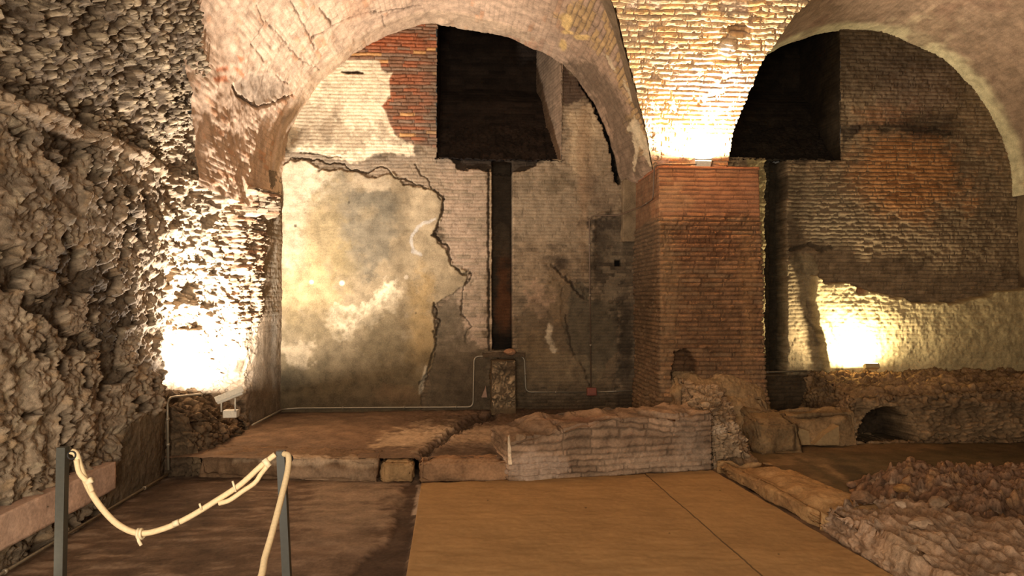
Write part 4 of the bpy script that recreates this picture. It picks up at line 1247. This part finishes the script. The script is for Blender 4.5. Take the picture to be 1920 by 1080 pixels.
# ---------------------------------------------------------------- low masonry mass with arched drain, right bay
def drain_mass():
    t = empty('drain_wall', (5.3, 7.6, 0), label='low rubble masonry bank with an arched drain mouth, under the right wall', cat='wall', kind='thing')
    base = stone_shade((134, 108, 78), 181, disp=0.045, facet=0.17, flat=3.4,
                       accents=((1560, 740, 60, 10, (150, 120, 84), 0.4), (1700, 720, 80, 14, (150, 122, 90), 0.5)))
    c8 = [(4.15, 7.42, -.02), (7.40, 7.36, -.02), (7.40, 8.95, -.02), (4.32, 8.95, -.02),
          (4.30, 7.56, .50), (7.40, 7.50, .60), (7.40, 8.95, .71), (4.52, 8.95, .70)]
    AR = [(1600, 836), (1603, 812), (1618, 788), (1634, 770), (1655, 761), (1680, 765), (1700, 782), (1712, 806), (1717, 836)]
    def sh(P, N):
        D, C = base(P, N)
        px, py = proj(P)
        n2 = fbm(P, 7, 4, 185)
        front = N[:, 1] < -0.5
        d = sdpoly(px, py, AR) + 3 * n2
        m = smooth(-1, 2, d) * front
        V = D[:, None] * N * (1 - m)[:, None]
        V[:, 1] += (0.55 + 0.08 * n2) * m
        C = C * (1 - m)[:, None] + lin((58, 46, 33)) * m[:, None]  # inside of the mouth painted dark, its shade put into the colour
        # pale mortar lip round the arch
        lip = (1 - smooth(2, 9, np.abs(d + 8))) * front * (1 - m)
        C = C * (1 - 0.4 * lip[:, None]) + lin((160, 132, 96)) * 0.4 * lip[:, None]
        # course ledge
        k = smooth(0.36, 0.40, P[:, 2] + 0.02 * n2) * smooth(0.47, 0.43, P[:, 2]) * front
        V[:, 1] -= 0.04 * k
        return V, C
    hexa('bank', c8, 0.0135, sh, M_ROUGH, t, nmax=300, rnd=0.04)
    # lower ledge towards the pillar
    base2 = stone_shade((140, 112, 78), 187, disp=0.03, bands=0.08)
    c8 = [(3.46, 7.36, -.02), (4.30, 7.36, -.02), (4.30, 7.72, -.02), (3.46, 7.72, -.02), (3.46, 7.44, .33), (4.30, 7.46, .36), (4.30, 7.74, .38), (3.44, 7.74, .33)]
    hexa('ledge', c8, 0.0125, base2, M_ROUGH, t, rnd=0.03)
    for pts, lab in (([(1456, 831), (1457, 812), (1475, 804), (1495, 801), (1510, 806), (1513, 831)], 'tan stone slab with rounded top'), ([(1520, 831), (1540, 812), (1566, 796), (1566, 831)], 'tan triangular stone slab')):
        q_ = [onY(a_, b_, 7.36) for a_, b_ in pts]
        n = len(q_)
        V = [(a_[0], 7.28, max(a_[2], 0.0)) for a_ in q_] + [(a_[0], 7.43, max(a_[2], 0.0)) for a_ in q_]
        fs = [tuple(range(n)), tuple(range(2 * n - 1, n - 1, -1))] + [(i, i + n, (i + 1) % n + n, (i + 1) % n) for i in range(n)]
        o = mesh('facing_slab', V, fs, M_SLAB, t, smoothsh=False)
        o['label'] = lab
M_SLAB = plain('tan_tufa', (152, 124, 84), 0.9, 0, 0.2, 30, 0.6, 0.01)
drain_mass()


# ---------------------------------------------------------------- broken stub under the left floodlight
def left_stub():
    base = stone_shade((94, 76, 56), 191, disp=0.045, facet=0.15,
                       accents=((385, 870, 26, 24, (124, 104, 78), 0.7), (430, 800, 14, 40, (120, 98, 74), 0.5), (340, 880, 30, 20, (60, 48, 36), 0.7)))
    c8 = [(-2.72, 6.46, -.02), (-2.33, 6.52, -.02), (-2.26, 7.72, -.02), (-2.75, 7.8, -.02), (-2.75, 6.50, .72), (-2.50, 6.56, .52), (-2.30, 7.74, .24), (-2.85, 7.8, .72)]
    o = hexa('wall_pier_stump', c8, 0.0125, base, M_ROUGH, org=(-2.5, 7.0, 0), rnd=0.05)
    tag(o, 'dark broken stump of masonry beneath the left floodlight', 'rubble', kind='thing')
left_stub()


# ---------------------------------------------------------------- brown covering sheets
def sheets():
    A0 = onZ(790, 907, 0.012); A1 = onZ(760, 1092, 0.012)
    S0 = onZ(1213, 890, 0.012); S1 = onZ(1432, 1080, 0.012)
    B0 = onZ(1336, 884, 0.012); B1 = onZ(1680, 1085, 0.012)
    def ext(p0, p1, y): t_ = (y - p0[1]) / (p1[1] - p0[1]); return p0 + (p1 - p0) * t_
    yn = 1.6
    def sheet(name, L0, L1, R0, R1, seed, lab, dz):
        nu, nv = 240, 420
        u = np.linspace(0, 1, nu)[:, None, None]; v = np.linspace(0, 1, nv)[None, :, None]
        Ln = ext(L0, L1, yn); Rn = ext(R0, R1, yn)
        P = (L0 * (1 - v) + Ln * v) * (1 - u) + (R0 * (1 - v) + Rn * v) * u
        P = P.copy(); P[..., 2] = 0.016 + dz
        p = Paint(P, (154, 120, 78), seed)
        p.n1 = fbm(P, 2.0, 4, 211)
        w = fbm(P * np.array([1.0, 2.6, 1.0]), 5.0, 4, 213)
        p.mul(1 + 0.06 * p.n1 + 0.06 * w)
        P[..., 2] += 0.0035 * w + 0.004 * p.n1 + 0.0012 * fbm(P, 16, 3, 217)
        P[:, 0, 1] += 0.012 * np.sin(np.linspace(0, 40, nu)) 
        for cx, cy, r in ((1587, 999, 4), (1098, 951, 3.0), (1350, 920, 2), (915, 938, 2.2), (1700, 1025, 2), (1255, 1000, 2), (1460, 1040, 3)):
            m = 1 - smooth(r * 0.5, r, np.hypot((p.x - cx), (p.y - cy) * 1.6)); p.col(m, (60, 40, 26), 0.8)
        if seed == 223:
            p.C[:3] *= 0.35
        # closed sheet with a turned-down rim
        B = P.copy(); B[..., 2] -= 0.004
        idx = np.arange(nu * nv).reshape(nu, nv); q1 = np.stack([idx[:-1, :-1], idx[1:, :-1], idx[1:, 1:], idx[:-1, 1:]], -1).reshape(-1, 4)[:, ::-1]
        q2 = q1[:, ::-1] + nu * nv
        rim = []
        loop = list(idx[:, 0]) + list(idx[-1, 1:]) + list(idx[-2::-1, -1]) + list(idx[0, -2:0:-1])
        for i in range(len(loop)):
            a_, b_ = loop[i], loop[(i + 1) % len(loop)]
            rim.append((a_, b_, b_ + nu * nv, a_ + nu * nv))
        V = np.concatenate([P.reshape(-1, 3), B.reshape(-1, 3)]); C = np.concatenate([p.C.reshape(-1, 3)] * 2)
        o = mesh(name, V, np.concatenate([q1, q2, np.array(rim)]), M_PAPER, None, C, org=(float(P[..., 0].mean()), 4.0, 0.012))
        tag(o, lab, 'floor covering', kind='thing')
    S0b, S1b = S0.copy(), S1.copy(); S0b[0] -= 0.02; S1b[0] -= 0.02
    sheet('covering_sheet', A0, A1, S0, S1, 221, 'wide tan-brown covering sheet on the floor, left of the diagonal seam', 0.0)
    sheet('covering_sheet', S0b, S1b, B0, B1, 223, 'narrow tan-brown covering sheet between the diagonal seam and the right kerb', 0.005)
M_PAPER = masonry('brown_protective_felt', 0.35, 0.003, 25.0, 200.0, 0.8, 0.16)
sheets()


# ---------------------------------------------------------------- rough carved stone below the shaft
def relief_stone():
    t = empty('carved_stone_block', (0.45, 8.70, ZT), label='knobbly pale carved stone block standing below the vertical shaft', cat='stone', kind='thing')
    a = onY(921, 772, 8.55); b = onY(968, 772, 8.55)
    zt = 0.84
    def sh(P, N):
        p = Paint(P, (88, 72, 52), 231)
        f1, f2, cid = worley(P[:, 0] / 0.10 + 1.2 * p.n2 + 0.4 * p.n3, P[:, 2] / 0.12 + 1.2 * p.n2, 51)
        s = smooth(0.02, 0.6, f2 - f1) * (0.6 + 0.6 * np.abs(fbm(P, 16, 3, 53)))
        rel = smooth(0.22, 0.30, P[:, 2] - 0.05 * p.n1) * (N[:, 1] < -0.3)
        top = smooth(0.70, 0.74, P[:, 2])
        p.col(rel * (0.3 + 0.7 * s), (172, 146, 112), 0.85)
        p.col(rel * (1 - s), (64, 50, 36), 0.6)
        m = rel * p.blob(955, 694, 14, 8, 0.4, 0.8) ; p.col(m, (62, 50, 36), 0.7)
        D = rel * (0.055 * s * (0.3 + cid) + 0.03 * p.n2 - 0.02 + 0.03 * top) + 0.008 * p.n2
        return D, p.C
    hexa('block', [(a[0], 8.56, ZT - .02), (b[0], 8.56, ZT - .02), (b[0], 8.86, ZT - .02), (a[0], 8.86, ZT - .02), (a[0], 8.60, zt), (b[0], 8.60, zt), (b[0], 8.86, zt), (a[0], 8.86, zt)], 0.0085, sh, M_STONE, t, rnd=0.01)
    q = onY(956, 662, 8.72)
    rock('brick_fragment', (q[0], 8.76, 0.93), (0.075, 0.07, 0.045), 77, (150, 110, 80), 'small orange-pink brick fragment at the foot of the vertical shaft', cat='brick')
    def sh2(P, N):
        p = Paint(P, (82, 68, 52), 233); p.mul(1 + .2 * p.n2)
        return 0.015 * p.n2, p.C
    sil = hexa('shaft_sill', [(onY(905, 0, 8.8)[0], 8.78, .86), (onY(985, 0, 8.8)[0], 8.78, .86), (onY(985, 0, 8.8)[0], 9.1, .86), (onY(905, 0, 8.8)[0], 9.1, .86),
                         (onY(905, 0, 8.8)[0], 8.80, .92), (onY(985, 0, 8.8)[0], 8.80, .92), (onY(985, 0, 8.8)[0], 9.1, .92), (onY(905, 0, 8.8)[0], 9.1, .92)], 0.012, sh2, M_ROUGH, t)
    q = onY(909, 742, 8.80)
    V = [(q[0] - .04, 8.79, q[2] - .02), (q[0] + .03, 8.79, q[2] - .02), (q[0] + .012, 8.80, q[2] + .12), (q[0] - .04, 8.87, q[2] - .02), (q[0] + .03, 8.87, q[2] - .02), (q[0] + .012, 8.87, q[2] + .12)]
    o = mesh('stone_chip', V, [(0, 1, 2), (5, 4, 3), (0, 3, 4, 1), (1, 4, 5, 2), (2, 5, 3, 0)], M_CHIP, None, smoothsh=False, org=(q[0], 8.8, q[2]))
    tag(o, 'small pinkish wedge-shaped stone chip left of the carved stone block', 'stone', kind='thing')
M_CHIP = plain('pink_stone', (140, 112, 92), 0.9)
relief_stone()


# ---------------------------------------------------------------- electrical conduits
def conduit(name, pts, label, clips=(), r=0.0105, box_at=None, mat=None):
    t = empty(name, tuple(pts[0]), label=label, cat='conduit', kind='thing')
    tube('pipe', pts, r, mat or M_CONDUIT, t, bend=0.07)
    P = [np.array(p_, float) for p_ in pts]
    for (i, f_) in clips:
        a, b = P[i], P[i + 1]
        c = a + (b - a) * f_
        d = (b - a) / np.linalg.norm(b - a)
        tube('clip', [c - d * 0.012, c + d * 0.012], r * 1.55, M_CONDUIT, t)
    return t

yw = YB - 0.045
W = lambda a, b, y=yw: tuple(onY(a, b, y))
conduit('conduit', [(-2.28, 7.74, 0.235), (-2.235, yw - .03, 0.235), W(560, 765), W(887, 763), W(889, 668), W(983, 668), W(986, 735), W(1098, 735)],
        'grey conduit along the foot of the end wall, stepping up over the carved stone', ((2, .25), (2, .6), (2, .9), (5, .5), (6, .5), (4, .5)))
conduit('conduit', [W(1120, 735), W(1190, 732)], 'short grey conduit from the red junction box to the pillar', ((0, .5),))
conduit('conduit', [W(1108, 726), W(1105, 412), W(1112, 404), W(1160, 404, 8.80), (2.155, 8.4, 2.72), (2.155, 7.84, 2.74), (2.155, 7.78, 3.115), (2.24, 7.72, 3.118), (2.62, 7.72, 3.118)],
        'thin conduit rising from the red junction box and over the flank of the pillar', ((0, .25), (0, .55), (0, .85), (4, .5)), r=0.0085, mat=plain('brown_conduit', (104, 84, 66), 0.5, 0.3))
jb = empty('junction_box', W(1109, 734), label='small rust-red junction box low on the end wall', cat='junction box', kind='thing')
q = onY(1109, 734, yw)
box('housing', (q[0] - .06, yw - .035, q[2] - .048), (q[0] + .06, yw + .03, q[2] + .048), M_RUST, jb)
box('lid', (q[0] - .052, yw - .042, q[2] - .040), (q[0] + .052, yw - .034, q[2] + .040), M_RUST, jb, bev=0.003)
conduit('conduit', [(-2.60, 2.0, .045), (-2.62, 6.40, .045)], 'thin pale conduit lying along the foot of the left wall', ((0, .5), (0, .75), (0, .9)), r=0.010)
conduit('conduit', [(-2.615, 6.42, .08), (-2.63, 6.42, .72), (-2.48, 6.80, .70)], 'upright conduit climbing the corner of the left wall to the floodlight', ((0, .35), (0, .7)), r=0.0105)
conduit('conduit', [(3.42, 8.86, .63), (4.46, 8.84, .66)], 'short pale conduit between the pillar and the rubble bank of the right bay', ((0, .5),), r=0.012)


# ---------------------------------------------------------------- floodlights
def flood_a():
    q = onY(1319, 306, 7.70)
    t = empty('floodlight', (q[0], 7.80, 3.095), label='cream box floodlight on top of the brick pillar, shining upward', cat='floodlight', kind='thing')
    x0, x1 = q[0] - .10, q[0] + .10
    z0 = 3.097
    V = [(x0 + .012, 7.72, z0), (x1 - .012, 7.72, z0), (x1 - .012, 7.86, z0), (x0 + .012, 7.86, z0), (x0, 7.70, z0 + .085), (x1, 7.70, z0 + .085), (x1, 7.88, z0 + .085), (x0, 7.88, z0 + .085)]
    hs = mesh('housing', V, [(0, 3, 2, 1), (0, 1, 5, 4), (1, 2, 6, 5), (2, 3, 7, 6), (3, 0, 4, 7)], M_LAMP, t, smoothsh=False)
    for a_, b_ in (((x0 - .006, 7.692, z0 + .083), (x1 + .006, 7.706, z0 + .095)), ((x0 - .006, 7.875, z0 + .083), (x1 + .006, 7.889, z0 + .095)), ((x0 - .006, 7.692, z0 + .083), (x0 + .008, 7.889, z0 + .095)), ((x1 - .008, 7.692, z0 + .083), (x1 + .006, 7.889, z0 + .095))):
        box('rim', a_, b_, M_LAMP, hs, bev=0.002)
    box('glass', (x0 + .006, 7.705, z0 + .060), (x1 - .006, 7.876, z0 + .064), M_GLASS, t, bev=0)
flood_a()


def flood_b():
    c = np.array((-2.26, 6.97, .67))
    t = empty('floodlight', (-2.34, 6.96, .47), label='white halogen floodlight on a bracket on the broken stump by the left wall', cat='floodlight', kind='thing')
    R = (math.radians(-22), 'Y')
    hs = box('housing', c + (-.13, -.06, -.045), c + (.13, .06, .005), M_LAMP, t, bev=.01, rot=R, piv=c)
    box('glass', c + (-.10, -.05, .006), c + (.10, .05, .010), M_GLASS, t, bev=0, rot=R, piv=c)
    box('reflector_flap', c + (-.13, -.068, -.02), c + (.15, -.060, .035), M_LAMP, hs, bev=.002, rot=R, piv=c)
    tube('bracket', [c + (-.07, -.05, -.16), c + (-.07, -.05, -.03)], .007, M_LAMP, t)
    tube('bracket', [c + (.06, -.05, -.16), c + (.06, -.05, -.03)], .007, M_LAMP, t)
    box('ballast_box', c + (-.06, -.04, -.22), c + (.07, .05, -.15), M_LAMP, t)
flood_b()


def flood_c():
    q = onY(1634, 689, 8.40)
    t = empty('floodlight', (q[0], 8.40, .70), label='small dark brass floodlight on the rubble bank, lighting the plaster bulge', cat='floodlight', kind='thing')
    c = np.array((q[0], 8.40, .755))
    R = (math.radians(-28), 'X')
    box('housing', c + (-.09, -.035, -.03), c + (.09, .035, .03), M_LAMPD, t, bev=.006, rot=R, piv=c)
    box('glass', c + (-.078, -.028, .031), c + (.078, .028, .034), M_GLASS, t, bev=0, rot=R, piv=c)
    tube('bracket', [c + (-.06, 0, -.06), c + (-.06, 0, 0)], .006, M_LAMPD, t)
    tube('bracket', [c + (.06, 0, -.06), c + (.06, 0, 0)], .006, M_LAMPD, t)
flood_c()


# ---------------------------------------------------------------- posts and rope
def hermite(pts, n=14):
    P = np.array(pts, float)
    T = np.gradient(P, axis=0)
    out = []
    for i in range(len(P) - 1):
        for s in np.linspace(0, 1, n, endpoint=False):
            h1 = 2 * s**3 - 3 * s**2 + 1; h2 = -2 * s**3 + 3 * s**2; h3 = s**3 - 2 * s**2 + s; h4 = s**3 - s**2
            out.append(h1 * P[i] + h2 * P[i + 1] + h3 * T[i] + h4 * T[i + 1])
    out.append(P[-1])
    return out


def post(top, foot, label):
    top = np.array(top); foot = np.array(foot)
    t = empty('barrier_post', tuple(foot), label=label, cat='post', kind='thing')
    d = top - foot; w = .0175
    V = []
    for c, ww in ((foot, w), (top, w)):
        for sx, sy in ((-1, -1), (1, -1), (1, 1), (-1, 1)):
            V.append(c + (sx * ww, sy * ww, 0))
    up_ = mesh('upright', V, [(3, 2, 1, 0), (4, 5, 6, 7), (0, 1, 5, 4), (1, 2, 6, 5), (2, 3, 7, 6), (3, 0, 4, 7)], M_POST, t, smoothsh=False)
    n = 24
    ring = [top + (0.019 + .016 * (1 + math.cos(a_)), 0, -.035 + .016 * math.sin(a_)) for a_ in np.linspace(0, 2 * math.pi, n)]
    tube('ring', ring, .0035, M_PLUG, up_, n=8)
    tube('base_plate', [foot + (0, 0, -.0), foot + (0, 0, .012)], .13, M_POST, t, n=32)
    return t

pt = onY(527, 845, 3.2)
dirp = onY(538, 1080, 3.2) - pt
ft = pt + dirp * (pt[2] - 0.0) / -dirp[2]; ft[2] = 0.012
post(pt, ft, 'dark square steel post holding the cream rope')
pt2 = onY(118, 838, 3.05)
post(pt2, (pt2[0] - .01, pt2[1], 0.012), 'dark square steel post at the far left end of the cream rope')

M_ROPE = plain('cream_rope', (222, 196, 150), 0.75, 0, 0.12, 90, 0.4, 0.002)
def YR(px): return 3.06 + (px - 135) / (520 - 135) * 0.12
rope_px = [(133, 846), (143, 852), (152, 880), (170, 922), (195, 958), (225, 986), (262, 1000), (305, 992), (350, 972), (400, 942), (450, 909), (490, 873), (516, 852)]
rt = empty('rope', tuple(onY(262, 1000, 3.1)), label='cream rope sagging between the two dark steel posts, with frayed spliced ends', cat='rope', kind='thing')
str_ = tube('strand', hermite([onY(a, b, YR(a)) for a, b in rope_px], 16), .0125, M_ROPE, rt, n=14)
sp = [(410, 944), (430, 938), (455, 921), (478, 905), (490, 888), (503, 872)]
tube('spliced_end', hermite([onY(a, b, YR(a) - .012) for a, b in sp], 10), .0105, M_ROPE, rt, n=12)
sp = [(143, 862), (148, 885), (158, 898), (166, 906), (172, 921)]
tube('spliced_end', hermite([onY(a, b, YR(a) - .012) for a, b in sp], 10), .0105, M_ROPE, rt, n=12)
for a, b, dx, dy in ((439, 912, 3, 10), (376, 950, 2, 6), (330, 981, 5, -2), (500, 868, 5, 7), (168, 902, 5, -3)):
    c1 = onY(a - dx, b - dy, YR(a) - .014); c2 = onY(a + dx, b + dy, YR(a) - .014)
    tube('tape_band', [c1, c2], .0045 if abs(dx) < 4 else .0132, M_TAPE, str_, n=10)
kn = []
c0 = onY(263, 1001, YR(263))
for s in np.linspace(0, 1, 60):
    a_ = s * 4 * math.pi
    kn.append(c0 + (0.012 * (s - .5) * 2 , .019 * math.cos(a_), .019 * math.sin(a_)))
knt = tube('knot', kn, .006, M_TAPE, rt, n=8)
tube('knot_tail', hermite([c0 + (0, -.02, -.008), c0 + (.004, -.02, -.025), c0 + (.012, -.018, -.042)], 6), .007, M_TAPE, knt, n=8)

r2 = empty('rope', tuple(onY(530, 1000, 3.0)), label='cream rope hanging steeply from the right-hand post towards the viewer', cat='rope', kind='thing')
pp = [onY(533, 851, 3.18), onY(541, 856, 3.14), onY(539, 885, 3.06), onY(527, 935, 2.92), onY(510, 1000, 2.74), onY(497, 1045, 2.62), onY(484, 1095, 2.48)]
pp = pp + [pp[-1] + (-.03, -.28, -.09), pp[-1] + (-.06, -.6, -.10), pp[-1] + (-.08, -.95, -.02)]
tube('strand', hermite(pp, 16), .0125, M_ROPE, r2, n=14)

# pale marble strip on the left wall
o = hexa('marble_strip', [(-2.74, 4.0, .185), (-2.585, 4.0, .185), (-2.585, 5.42, .185), (-2.74, 5.42, .185), (-2.74, 4.0, .385), (-2.59, 4.0, .385), (-2.59, 5.42, .385), (-2.74, 5.42, .385)],
         0.015, stone_shade((176, 146, 124), 241, 0.004, 0.001), M_STONE, org=(-2.66, 4.7, .185))
tag(o, 'pale pinkish marble strip fixed low on the left wall behind the rope', 'stone', kind='thing')
